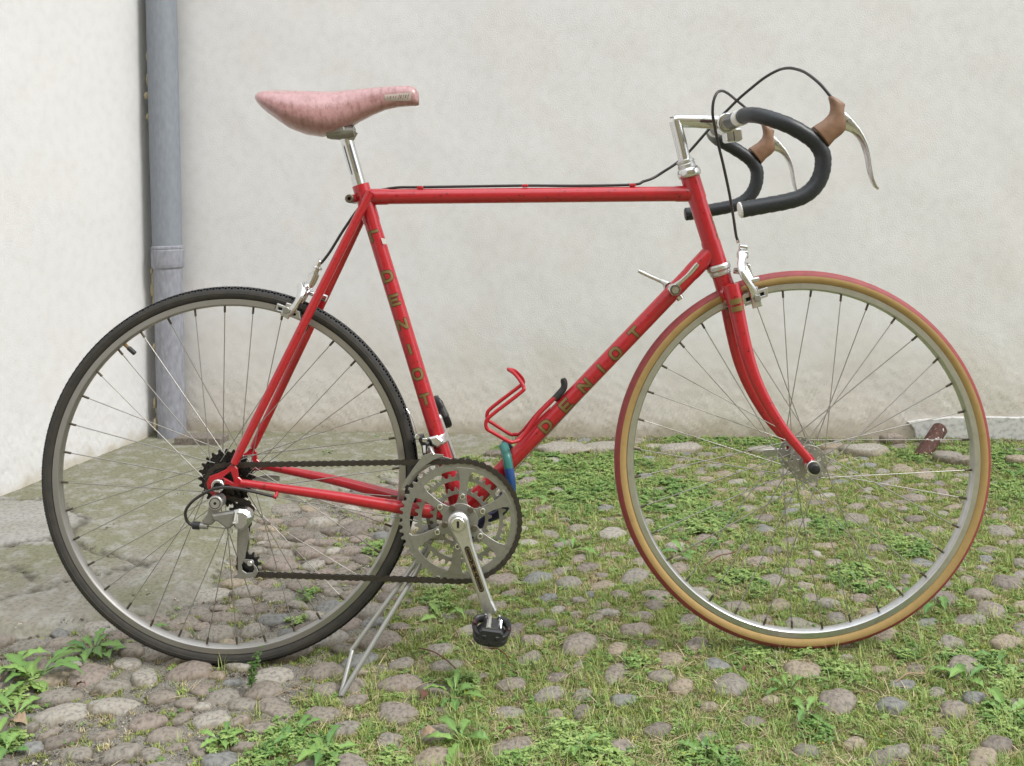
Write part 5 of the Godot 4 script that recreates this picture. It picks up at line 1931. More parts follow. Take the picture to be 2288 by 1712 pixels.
	rod(a, v3(BB_C, -0.06), v3(BB_C, 0.06), 0.008, 16)
	add_part(cr, "axle", a, M.dull_alloy)
	make_pedal("pedal", Vector3(0.0579, 0.1049, 0.082), Vector3(0.0632, 0.1079, 0.135), 1.0)
	make_pedal("pedal", Vector3(-0.0375, 0.4132, -0.075), Vector3(-0.0318, 0.4201, -0.128), -1.0, -1.15)
	make_chain(c)


func make_pedal(called: String, eye: Vector3, mid: Vector3, s: float, turn := -0.16) -> void:
	var p := group_part(bike, called)
	var a := Acc.new()
	rod(a, eye, eye + Vector3(0, 0, 0.0551 * s), 0.0062, 12)
	add_part(p, "spindle", a, M.chrome)
	a = Acc.new()
	var c := Vector3(eye.x + 0.004, eye.y - 0.006 * s, eye.z + s * 0.032)
	var b := Basis(Vector3(0, 0, 1), turn)
	block(a, c, Vector3(0.030, 0.020, 0.044), b, 0.005)
	block(a, c + b * Vector3(0.0000, -0.006, 0.0046 * s), Vector3(0.046, 0.018, 0.036), b, 0.006)
	# cage: two plates that bow forward and back, joined at the outer end
	for side in [-1, 1]:
		tube(a, smooth_path([c + b * Vector3(0.0087 * side, 0.008, -0.0197 * s), c + b * Vector3(0.0248 * side, 0.006, -0.0151 * s), c + b * Vector3(0.0285 * side, 0.0, 0.0), c + b * Vector3(0.0223 * side, -0.004, 0.0186 * s), c + b * Vector3(0.0074 * side, -0.006, 0.0244 * s)], 4), 0.0075, 10, true, 0.55)
		tube(a, smooth_path([c + b * Vector3(0.0087 * side, -0.010, -0.0197 * s), c + b * Vector3(0.0236 * side, -0.011, -0.0116 * s), c + b * Vector3(0.0260 * side, -0.013, 0.0035 * s), c + b * Vector3(0.0186 * side, -0.014, 0.0197 * s), c + b * Vector3(0.0000, -0.014, 0.0249 * s)], 4), 0.0065, 10, true, 0.6)
	block(a, c + b * Vector3(0.0000, -0.004, 0.0232 * s), Vector3(0.040, 0.026, 0.010), b, 0.004)
	add_part(p, "cage", a, M.black_plastic)
	a = Acc.new()
	block(a, c + b * Vector3(0.0291, 0.001, 0.0), Vector3(0.005, 0.011, 0.020), b, 0.001)
	add_part(p, "reflector", a, M.red_reflector)
	a = Acc.new()
	block(a, c + b * Vector3(-0.0291, 0.004, -0.0035 * s), Vector3(0.005, 0.011, 0.020), b, 0.001)
	add_part(p, "reflector", a, M.red_reflector)
	a = Acc.new()
	for x in [-0.012, 0.012]:
		block(a, c + b * Vector3(x, 0.005, -0.0174 * s), Vector3(0.003, 0.022, 0.006), b, 0.0005)
	rod(a, c + b * Vector3(0.0149, 0.010, -0.0116 * s), c + b * Vector3(0.0149, -0.008, 0.0058 * s), 0.0035, 10)
	add_part(p, "plate_edge", a, M.chrome)


func arc(c: Vector2, r: float, a0: float, a1: float, w: float, n: int) -> Array:
	var out := []
	for k in n + 1:
		out.append(v3(c + Vector2.from_angle(lerpf(a0, a1, float(k) / n)) * r, w))
	return out


func make_chain(c: Vector2) -> void:
	var ch := group_part(bike, "chain")
	var ro := 52 * 0.0127 / TAU
	var rs := 14 * 0.0127 / TAU
	var p1 := Vector2(-0.3757, 0.2826)
	var p2 := Vector2(-0.3638, 0.1917)
	var path := []
	path.append_array(arc(REAR, rs, deg_to_rad(215), deg_to_rad(85), 0.0435, 14))
	path.append_array(arc(c, ro, deg_to_rad(98), deg_to_rad(-91), 0.045, 44))
	path.append_array(arc(p2, 0.0185, deg_to_rad(-88), deg_to_rad(-200), 0.043, 10))
	path.append_array(arc(p1, 0.0185, deg_to_rad(-20), deg_to_rad(60), 0.043, 8))
	path.append(path[0])
	# even steps of one pitch along the path
	var pitch := 0.0127
	var pins := [path[0]]
	var carry := 0.0
	for i in path.size() - 1:
		var a: Vector3 = path[i]
		var b: Vector3 = path[i + 1]
		var l := (b - a).length()
		var t := pitch - carry
		while t <= l:
			pins.append(a.lerp(b, t / l))
			t += pitch
		carry = l - (t - pitch)
	var kinds := []
	for k in 2:
		var a := Acc.new()
		var off := 0.0031 if k == 0 else 0.0021
		var h := pitch / 2.0
		var pl := []
		for q in [[-h, 0.0], [-h * 0.0, 0.0]]:
			pass
		pl = [Vector2(-h - 0.0030, -0.0025), Vector2(-h - 0.0010, -0.0041), Vector2(-h + 0.0022, -0.0038), Vector2(0, -0.0028), Vector2(h - 0.0022, -0.0038), Vector2(h + 0.0010, -0.0041), Vector2(h + 0.0030, -0.0025), Vector2(h + 0.0038, 0), Vector2(h + 0.0030, 0.0025), Vector2(h + 0.0010, 0.0041), Vector2(h - 0.0022, 0.0038), Vector2(0, 0.0028), Vector2(-h + 0.0022, 0.0038), Vector2(-h - 0.0010, 0.0041), Vector2(-h - 0.0030, 0.0025), Vector2(-h - 0.0038, 0)]
		for i in pl.size():
			pl[i].y *= 1.18
		for s in [-1, 1]:
			plate(a, pl, s * off - 0.0005, s * off + 0.0005)
		if k == 0:
			for x in [-h, h]:
				rod(a, Vector3(x, 0, -0.0041), Vector3(x, 0, 0.0041), 0.0019, 6)
		else:
			for x in [-h, h]:
				rod(a, Vector3(x, 0, -0.0019), Vector3(x, 0, 0.0019), 0.0038, 8)
		kinds.append(a.mesh())
	for i in pins.size() - 1:
		var a: Vector3 = pins[i]
		var b: Vector3 = pins[i + 1]
		var o := add_part(ch, "link", kinds[i % 2], M.chain_steel)
		var x := (b - a).normalized()
		var z := (Vector3(0, 0, 1) - x * x.z).normalized()
		o.transform = Transform3D(Basis(x, z.cross(x), z), (a + b) / 2.0)


func make_gears() -> void:
	# rear derailleur
	var rd := group_part(bike, "rear_derailleur")
	var a := Acc.new()
	lathe(a, [Vector2(0, 0.082), Vector2(0.0085, 0.082), Vector2(0.0090, 0.0812), Vector2(0.0094, 0.0822), Vector2(0.0110, 0.0822), Vector2(0.0124, 0.080), Vector2(0.0128, 0.066), Vector2(0.0125, 0.060), Vector2(0, 0.060)], Transform3D(Basis(), v3(Vector2(-0.409, 0.3098), 0)), 26)
	add_part(rd, "pivot_bolt", a, M.alloy)
	a = Acc.new()
	lathe(a, [Vector2(0.0084, 0.0827), Vector2(0.0096, 0.0827)], Transform3D(Basis(), v3(Vector2(-0.409, 0.3098), 0)), 26)
	lathe(a, [Vector2(0.0, 0.0827), Vector2(0.0028, 0.0827)], Transform3D(Basis(), v3(Vector2(-0.409, 0.3098), 0)), 6)
	add_part(rd, "bolt_recess", a, M.black_steel)
	a = Acc.new()
	plate(a, [Vector2(-0.4202, 0.3127), Vector2(-0.4018, 0.3106), Vector2(-0.4028, 0.2979), Vector2(-0.4102, 0.2869), Vector2(-0.4088, 0.2797), Vector2(-0.4186, 0.2704), Vector2(-0.4321, 0.2723), Vector2(-0.4344, 0.2796), Vector2(-0.4254, 0.2905)], 0.062, 0.076, 0.0025)
	rod(a, Vector3(-0.4458, 0.2695, 0.07), Vector3(-0.4258, 0.2674, 0.07), 0.0055, 12)
	add_part(rd, "mounting_body", a, M.dull_alloy)
	a = Acc.new()
	plate(a, [Vector2(-0.4164, 0.2896), Vector2(-0.3804, 0.2942), Vector2(-0.3756, 0.2949), Vector2(-0.376, 0.2735), Vector2(-0.3849, 0.265), Vector2(-0.3929, 0.266), Vector2(-0.4063, 0.2774), Vector2(-0.4158, 0.28)], 0.066, 0.080, 0.003)
	add_part(rd, "linkage", a, M.dull_alloy)
	a = Acc.new()
	plate(a, [Vector2(-0.3782, 0.2964), Vector2(-0.3686, 0.2985), Vector2(-0.3575, 0.2967), Vector2(-0.3504, 0.2917), Vector2(-0.3481, 0.2838), Vector2(-0.3499, 0.2735), Vector2(-0.3565, 0.2642), Vector2(-0.3661, 0.2613), Vector2(-0.3764, 0.2655), Vector2(-0.381, 0.2743)], 0.056, 0.083, 0.005)
	add_part(rd, "knuckle", a, M.polished_alloy)
	a = Acc.new()
	var wm := 0.0835
	for q in [[Vector2(-0.3741, 0.2948), Vector2(-0.3709, 0.2955), Vector2(-0.3736, 0.2798), Vector2(-0.3768, 0.2791)], [Vector2(-0.3784, 0.2783), Vector2(-0.3696, 0.2789), Vector2(-0.3697, 0.2757), Vector2(-0.3785, 0.2752)], [Vector2(-0.3718, 0.29), Vector2(-0.3694, 0.2908), Vector2(-0.3697, 0.2757), Vector2(-0.3721, 0.2758)]]:
		plate(a, q, wm, wm + 0.0006)
	add_part(rd, "emblem", a, M.white_ring)
	a = Acc.new()
	plate(a, [Vector2(-0.3783, 0.2582), Vector2(-0.3605, 0.2578), Vector2(-0.3592, 0.2441), Vector2(-0.3645, 0.2225), Vector2(-0.3681, 0.2025), Vector2(-0.3739, 0.1931), Vector2(-0.3725, 0.1842), Vector2(-0.3653, 0.1792), Vector2(-0.3548, 0.1797), Vector2(-0.3514, 0.1861), Vector2(-0.3552, 0.1974), Vector2(-0.3481, 0.1892), Vector2(-0.345, 0.1811), Vector2(-0.35, 0.1724), Vector2(-0.3654, 0.1712), Vector2(-0.3864, 0.1709), Vector2(-0.3888, 0.1734), Vector2(-0.3798, 0.1788), Vector2(-0.3804, 0.1932), Vector2(-0.3797, 0.2269), Vector2(-0.377, 0.2445)], 0.0515, 0.0540, 0.0005)
	plate(a, slug(Vector2(-0.3662, 0.2004), Vector2(-0.3574, 0.197), 0.003, 0.0055, 8), 0.0516, 0.0552, 0.0005)
	plate(a, [Vector2(-0.3859, 0.2503), Vector2(-0.3678, 0.2499), Vector2(-0.3642, 0.2261), Vector2(-0.374, 0.184), Vector2(-0.3596, 0.1641), Vector2(-0.3875, 0.1672), Vector2(-0.3873, 0.2185)], 0.0320, 0.0340, 0.0005)
	add_part(rd, "pulley_cage", a, M.dull_alloy)
	a = Acc.new()
	for p in [Vector2(-0.3757, 0.2826), Vector2(-0.3638, 0.1917)]:
		plate(a, toothed(p, 11, 0.0165, 0.0222), 0.0415, 0.0445, 0.0003)
		rod(a, v3(p, 0.036), v3(p, 0.051), 0.006, 12)
	add_part(rd, "pulley", a, M.black_plastic)
	a = Acc.new()
	lathe(a, [Vector2(0, 0.0585), Vector2(0.004, 0.0585), Vector2(0.0048, 0.0575), Vector2(0.0048, 0.054)], Transform3D(Basis(), v3(Vector2(-0.3585, 0.1967), 0)), 16)
	rod(a, Vector3(-0.3854, 0.2637, 0.074), Vector3(-0.3855, 0.2558, 0.074), 0.0034, 10)
	add_part(rd, "adjusting_screw", a, M.chrome)
	a = Acc.new()
	rod(a, Vector3(-0.4522, 0.2696, 0.07), Vector3(-0.4386, 0.2685, 0.07), 0.0068, 14, 0.0015)
	add_part(rd, "barrel_adjuster", a, M.black_plastic)
	# front derailleur
	var fd := group_part(bike, "front_derailleur")
	a = Acc.new()
	var st := Vector3(-0.0311, 0.3918, 0)
	var ax := (Vector3(-0.1532, 0.8298, 0) - v3(BB_C, 0)).normalized()
	lathe(a, [Vector2(0.0146, -0.0085), Vector2(0.0178, -0.0080), Vector2(0.0185, -0.006), Vector2(0.0185, 0.006), Vector2(0.0178, 0.0080), Vector2(0.0146, 0.0085)], along(st, ax), 28)
	plate(a, [Vector2(-0.0454, 0.4003), Vector2(-0.0296, 0.4041), Vector2(-0.0191, 0.3956), Vector2(-0.0192, 0.3882), Vector2(-0.0293, 0.3819), Vector2(-0.0382, 0.387)], 0.016, 0.027, 0.003)
	add_part(fd, "clamp_band", a, M.alloy)
	a = Acc.new()
	plate(a, [Vector2(-0.0623, 0.4046), Vector2(-0.0548, 0.4052), Vector2(-0.0517, 0.3961), Vector2(-0.0435, 0.3926), Vector2(-0.0422, 0.3752), Vector2(-0.044, 0.3695), Vector2(-0.0556, 0.369), Vector2(-0.0577, 0.3863), Vector2(-0.0625, 0.3963)], 0.010, 0.030, 0.003)
	add_part(fd, "linkage", a, M.black_plastic)
	a = Acc.new()
	block(a, Vector3(-0.0513, 0.398, 0.032), Vector3(0.008, 0.007, 0.003), Basis(), 0.001)
	rod(a, Vector3(-0.0702, 0.4006, 0.016), Vector3(-0.0638, 0.4036, 0.03), 0.0050, 12, 0.001)
	for q in [[916, 962], [919, 970], [917, 976]]:
		pass
	add_part(fd, "cable_clamp", a, M.polished_alloy)
	a = Acc.new()
	plate(a, [Vector2(-0.0551, 0.3878), Vector2(-0.0501, 0.3885), Vector2(-0.0496, 0.3746), Vector2(-0.0537, 0.3747)], 0.0300, 0.0306)
	add_part(fd, "print", a, M.white_ring)
	a = Acc.new()
	var cage := [Vector2(-0.0526, 0.3763), Vector2(-0.0395, 0.38), Vector2(-0.0371, 0.3791), Vector2(-0.0168, 0.377), Vector2(-0.0169, 0.3738), Vector2(-0.0349, 0.3677), Vector2(-0.053, 0.3561), Vector2(-0.0671, 0.3443), Vector2(-0.0763, 0.3324), Vector2(-0.0913, 0.315), Vector2(-0.0945, 0.3167), Vector2(-0.0844, 0.3342), Vector2(-0.0684, 0.3564)]
	plate(a, cage, 0.0520, 0.0535, 0.0004)
	plate(a, [Vector2(-0.0546, 0.3698), Vector2(-0.0185, 0.3689), Vector2(-0.0038, 0.3644), Vector2(-0.0015, 0.3578), Vector2(-0.0188, 0.355), Vector2(-0.0419, 0.3523), Vector2(-0.0627, 0.3397), Vector2(-0.0805, 0.3189), Vector2(-0.0853, 0.3214), Vector2(-0.0699, 0.348)], 0.0325, 0.0340, 0.0004)
	add_part(fd, "chain_cage", a, M.dull_alloy)
	a = Acc.new()
	tube(a, smooth_path([Vector3(-0.0457, 0.3748, 0.028), Vector3(-0.041, 0.3874, 0.04), Vector3(-0.0362, 0.3823, 0.05), Vector3(-0.0328, 0.3773, 0.053)], 5), 0.0035, 10, true, 0.6)
	rod(a, Vector3(-0.0917, 0.3134, 0.033), Vector3(-0.0875, 0.3191, 0.0535), 0.003, 8)
	add_part(fd, "cage_bridge", a, M.polished_alloy)
	# shift levers on the down tube
	var sh := group_part(bike, "shift_levers")
	var hub := Vector3(0.4006, 0.6532, 0.026)
	a = Acc.new()
	lathe(a, [Vector2(0, 0.036), Vector2(0.006, 0.036), Vector2(0.0065, 0.0345), Vector2(0.0095, 0.0345), Vector2(0.0105, 0.033), Vector2(0.0105, 0.016)], Transform3D(Basis(), Vector3(hub.x, hub.y, 0)), 22)
	lathe(a, [Vector2(0.0105, -0.016), Vector2(0.0105, -0.033), Vector2(0, -0.036)], Transform3D(Basis(), Vector3(hub.x, hub.y, 0)), 22)
	tube(a, [Vector3(0.4086, 0.6419, 0.021), Vector3(0.4126, 0.636, 0.021)], 0.007, 12)
	add_part(sh, "boss", a, M.polished_alloy)
	a = Acc.new()
	lathe(a, [Vector2(0.0068, 0.0352), Vector2(0.0092, 0.0352)], Transform3D(Basis(), Vector3(hub.x, hub.y, 0)), 22)
	add_part(sh, "boss_groove", a, M.bronze_bolt)
	a = Acc.new()
	tube(a, smooth_path([hub, Vector3(0.4042, 0.6617, 0.03), Vector3(0.4136, 0.6699, 0.034), Vector3(0.4276, 0.6828, 0.036), Vector3(0.4419, 0.699, 0.037)], 5), [0.009, 0.009, 0.0088, 0.008, 0.007, 0.0062, 0.0056, 0.005, 0.0046, 0.0044, 0.0042, 0.0041, 0.004, 0.004, 0.0042, 0.0045, 0.0048, 0.005, 0.005, 0.0046, 0.004], 12, true, 0.65)
	add_part(sh, "lever", a, M.polished_alloy)
	a = Acc.new()
	var hb := Vector3(hub.x, hub.y, -0.026)
	tube(a, smooth_path([hb, Vector3(0.3935, 0.6624, -0.03), Vector3(0.384, 0.6667, -0.034), Vector3(0.3648, 0.6756, -0.036), Vector3(0.3455, 0.6855, -0.037)], 5), [0.009, 0.009, 0.0088, 0.008, 0.007, 0.0062, 0.0056, 0.005, 0.0046, 0.0042, 0.004, 0.0038, 0.0036, 0.0036, 0.0036, 0.0036, 0.0036, 0.0036, 0.0036, 0.0034, 0.003], 12, true, 0.65)
	add_part(sh, "lever", a, M.alloy)
	# bare gear wires beneath the down tube, and the casing at the rear gear
	var cb := group_part(bike, "gear_cables")
	a = Acc.new()
	for w in [0.008, -0.008]:
		var wa := Vector3(0.4004, 0.6347, 0)
		var wb := Vector3(0.0216, 0.2465, 0)
		tube(a, [wa + Vector3(0, 0, w), wb + Vector3(0, 0, w)], 0.0009, 6)
	tube(a, smooth_path([Vector3(-0.0642, 0.4027, 0.026), Vector3(-0.0682, 0.4179, 0.024), Vector3(-0.074, 0.4354, 0.02), Vector3(-0.0816, 0.4488, 0.016)], 4), 0.0008, 6)
	tube(a, [Vector3(-0.3065, 0.3136, 0.066), Vector3(-0.1958, 0.2869, 0.05), Vector3(-0.0845, 0.2601, 0.035), Vector3(0.0118, 0.2274, 0.012)], 0.0009, 6)
	tube(a, [Vector3(-0.4386, 0.2685, 0.07), Vector3(-0.3868, 0.2623, 0.072)], 0.0008, 6)
	add_part(cb, "inner_wire", a, M.wire_steel)
	a = Acc.new()
	tube(a, smooth_path([Vector3(-0.311, 0.3148, 0.067), Vector3(-0.3458, 0.3264, 0.074), Vector3(-0.3727, 0.3343, 0.08), Vector3(-0.3932, 0.3372, 0.083), Vector3(-0.4151, 0.3331, 0.082), Vector3(-0.4454, 0.316, 0.078), Vector3(-0.4616, 0.2977, 0.075), Vector3(-0.4625, 0.2817, 0.072), Vector3(-0.457, 0.2721, 0.07), Vector3(-0.449, 0.2696, 0.07)], 5), 0.0026, 10)
	add_part(cb, "casing", a, M.cable_black)
	a = Acc.new()
	rod(a, Vector3(-0.0841, 0.452, 0.015), Vector3(-0.079, 0.4425, 0.018), 0.0016, 8)
	add_part(cb, "wire_end", a, M.chrome)


func loft(acc: Acc, secs: Array, seg := 20) -> void:
	# secs: each [centre, half width along z, half height up, half height down, up direction, roundness]
	var base := acc.v.size()
	var rows := []
	for s in secs:
		var row := []
		for k in seg:
			var a := TAU * k / seg
			var ca := cos(a)
			var sa := sin(a)
			var e: float = 2.0 / s[5]
			var zz = signf(ca) * pow(absf(ca), e) * s[1]
			var yy = signf(sa) * pow(absf(sa), e) * (s[2] if sa > 0 else s[3])
			row.append(s[0] + Vector3(0, 0, zz) + s[4] * yy)
		rows.append(row)
	for i in rows.size():
		for k in seg:
			var du: Vector3 = rows[min(i + 1, rows.size() - 1)][k] - rows[max(i - 1, 0)][k]
			var dv: Vector3 = rows[i][(k + 1) % seg] - rows[i][(k + seg - 1) % seg]
			var nn := du.cross(dv).normalized()
			var c: Vector3 = secs[i][0]
			if nn.dot(rows[i][k] - c) < 0.0:
				nn = -nn
			acc.vert(rows[i][k], nn)
	for i in rows.size() - 1:
		for k in seg:
			var q := base + i * seg + k
			var q2 := base + i * seg + (k + 1) % seg
			acc.quad(q, q2, q2 + seg, q + seg)
	for e in [0, rows.size() - 1]:
		var nn: Vector3 = (secs[0][0] - secs[1][0]).normalized() if e == 0 else (secs[-1][0] - secs[-2][0]).normalized()
		var m := acc.vert(secs[e][0] + secs[e][4] * (secs[e][2] - secs[e][3]) * 0.5, nn)
		for k in seg:
			acc.tri(m, base + e * seg + k, base + e * seg + (k + 1) % seg)


func make_saddle() -> void:
	var sd := group_part(bike, "saddle")
	# top line, waist line and lower edge along the saddle, with half widths
	var rows := [[Vector3(-0.3396, 1.0224, 0), Vector3(-0.3386, 1.0092, 0), 0.0400], [Vector3(-0.3361, 1.0257, 0), Vector3(-0.3332, 1.0018, 0), 0.0530], [Vector3(-0.3297, 1.0277, 0), Vector3(-0.3261, 0.9938, 0), 0.0620], [Vector3(-0.3206, 1.0292, 0), Vector3(-0.3164, 0.9859, 0), 0.0670], [Vector3(-0.3037, 1.0292, 0), Vector3(-0.2998, 0.9728, 0), 0.0700], [Vector3(-0.2856, 1.0290, 0), Vector3(-0.2836, 0.9606, 0), 0.0710], [Vector3(-0.2582, 1.0279, 0), Vector3(-0.2572, 0.9500, 0), 0.0670], [Vector3(-0.2309, 1.0268, 0), Vector3(-0.2309, 0.9454, 0), 0.0600], [Vector3(-0.2078, 1.0262, 0), Vector3(-0.2061, 0.9476, 0), 0.0500], [Vector3(-0.1847, 1.0278, 0), Vector3(-0.1828, 0.9574, 0), 0.0400], [Vector3(-0.1614, 1.0297, 0), Vector3(-0.1601, 0.9706, 0), 0.0310], [Vector3(-0.1380, 1.0317, 0), Vector3(-0.1366, 0.9820, 0), 0.0250], [Vector3(-0.1128, 1.0331, 0), Vector3(-0.1121, 0.9917, 0), 0.0215], [Vector3(-0.0876, 1.0342, 0), Vector3(-0.0876, 0.9962, 0), 0.0195], [Vector3(-0.0691, 1.0342, 0), Vector3(-0.0691, 0.9971, 0), 0.0180], [Vector3(-0.0566, 1.0305, 0), Vector3(-0.0574, 0.9973, 0), 0.0155], [Vector3(-0.0510, 1.0211, 0), Vector3(-0.0516, 0.9982, 0), 0.0100]]
	var a := Acc.new()
	var secs := []
	for i in rows.size():
		var t: Vector3 = rows[i][0]
		var b: Vector3 = rows[i][1]
		var h := (t - b).length()
		t.z = 0.0
		b.z = 0.0
		h = (t - b).length()
		var cen := b.lerp(t, 0.42)
		secs.append([cen, rows[i][2], h * 0.58, h * 0.42, Vector3(0, 1, 0), 2.3])
	# soften by adding a row between each pair
	var fine := []
	for i in secs.size() - 1:
		fine.append(secs[i])
		var p: Array = secs[i]
		var q: Array = secs[i + 1]
		fine.append([(p[0] + q[0]) / 2.0, (p[1] + q[1]) / 2.0, (p[2] + q[2]) / 2.0, (p[3] + q[3]) / 2.0, Vector3(0, 1, 0), 2.3])
	fine.append(secs[-1])
	loft(a, fine, 32)
	add_part(sd, "cover", a, M.pink_leather)
	# rails and clamp
	a = Acc.new()
	for s in [-1, 1]:
		tube(a, smooth_path([Vector3(-0.3009, 0.985, 0.03) * Vector3(1, 1, s), Vector3(-0.2535, 0.9589, 0.022) * Vector3(1, 1, s), Vector3(-0.204, 0.9546, 0.02) * Vector3(1, 1, s), Vector3(-0.1376, 1.0033, 0.012) * Vector3(1, 1, s), Vector3(-0.0793, 1.0187, 0.006) * Vector3(1, 1, s)], 5), 0.0036, 10)
	add_part(sd, "rail", a, M.chrome)
	# printed patch that follows the side of the nose
	var p00 := Vector3(-0.111, 1.0158, 0.02)
	var p10 := Vector3(-0.0612, 1.02, 0.0175)
	var p01 := Vector3(-0.1096, 1.0045, 0.02)
	var p11 := Vector3(-0.064, 1.005, 0.0175)
	var wide := func(u: float, v: float) -> float:
		var yy := absf(v - 0.42) * 0.8
		return lerpf(0.0214, 0.0168, u * u * 0.5 + u * 0.5) * pow(1.0 - pow(yy, 2.3), 1.0 / 2.3)
	a = Acc.new()
	for iu in 8:
		for iv in 4:
			var ring := []
			for q in [[iu, iv], [iu + 1, iv], [iu + 1, iv + 1], [iu, iv + 1]]:
				var pp := p00.lerp(p10, q[0] / 8.0).lerp(p01.lerp(p11, q[0] / 8.0), q[1] / 4.0)
				pp.z = wide.call(q[0] / 8.0, q[1] / 4.0) + 0.0007
				ring.append(pp)
			a.flat_quad(ring[0], ring[1], ring[2], ring[3], Vector3(0, 0, 1))
	add_part(sd, "badge", a, M.saddle_badge)
	a = Acc.new()
	for q in [[0.54, 0.018, 0.62], [0.61, 0.035, 0.42], [0.70, 0.016, 0.6], [0.79, 0.032, 0.42], [0.88, 0.018, 0.66], [0.12, 0.02, 0.35], [0.22, 0.03, 0.35], [0.33, 0.02, 0.35], [0.42, 0.02, 0.35]]:
		var ring := []
		for e in [[-1, -1], [1, -1], [1, 1], [-1, 1]]:
			var u: float = q[0] + q[1] * 0.5 * e[0] - 0.03 * e[1] * q[2]
			var v: float = 0.5 + q[2] * 0.5 * e[1]
			var pp := p00.lerp(p10, u).lerp(p01.lerp(p11, u), v)
			pp.z = wide.call(u, v) + 0.0013
			ring.append(pp)
		a.flat_quad(ring[0], ring[1], ring[2], ring[3], Vector3(0, 0, 1))
	add_part(sd, "badge_print", a, M.badge_ink)
	var sp := group_part(bike, "seatpost")
	a = Acc.new()
	var top := Vector3(-0.1861, 0.947, 0)
	var low := Vector3(-0.1604, 0.8485, 0)
	var d := (low - top).normalized()
	tube(a, [top, low + d * 0.03], 0.0117, 24)
	add_part(sp, "post", a, M.polished_alloy)
	# flutes sunk into the post
	a = Acc.new()
	for ph in [1.0, 1.95]:
		var nn := Vector3(-d.y, d.x, 0) * -cos(ph) + Vector3(0, 0, 1) * sin(ph)
		var p := top + nn * 0.0109
		tube(a, [p + d * 0.016, p + d * 0.022, p + d * 0.070, p + d * 0.077], [0.0004, 0.0018, 0.0018, 0.0004], 8)
	add_part(sp, "flute", a, M.grey_sleeve)
	a = Acc.new()
	tube(a, smooth_path([Vector3(-0.1691, 0.9533, 0), Vector3(-0.1843, 0.952, 0), Vector3(-0.2012, 0.9507, 0), Vector3(-0.2198, 0.9478, 0)], 3), [0.010, 0.0125, 0.014, 0.0145, 0.0142, 0.0135, 0.012, 0.0105, 0.0085, 0.006], 18, true, 1.7)
	tube(a, [Vector3(-0.1725, 0.9559, 0), Vector3(-0.1829, 0.9401, 0)], [0.011, 0.0120], 20)
	block(a, Vector3(-0.2012, 0.9541, 0), Vector3(0.036, 0.012, 0.05), Basis(Vector3(0, 0, 1), 0.12), 0.003)
	add_part(sp, "clamp_head", a, M.dull_alloy)


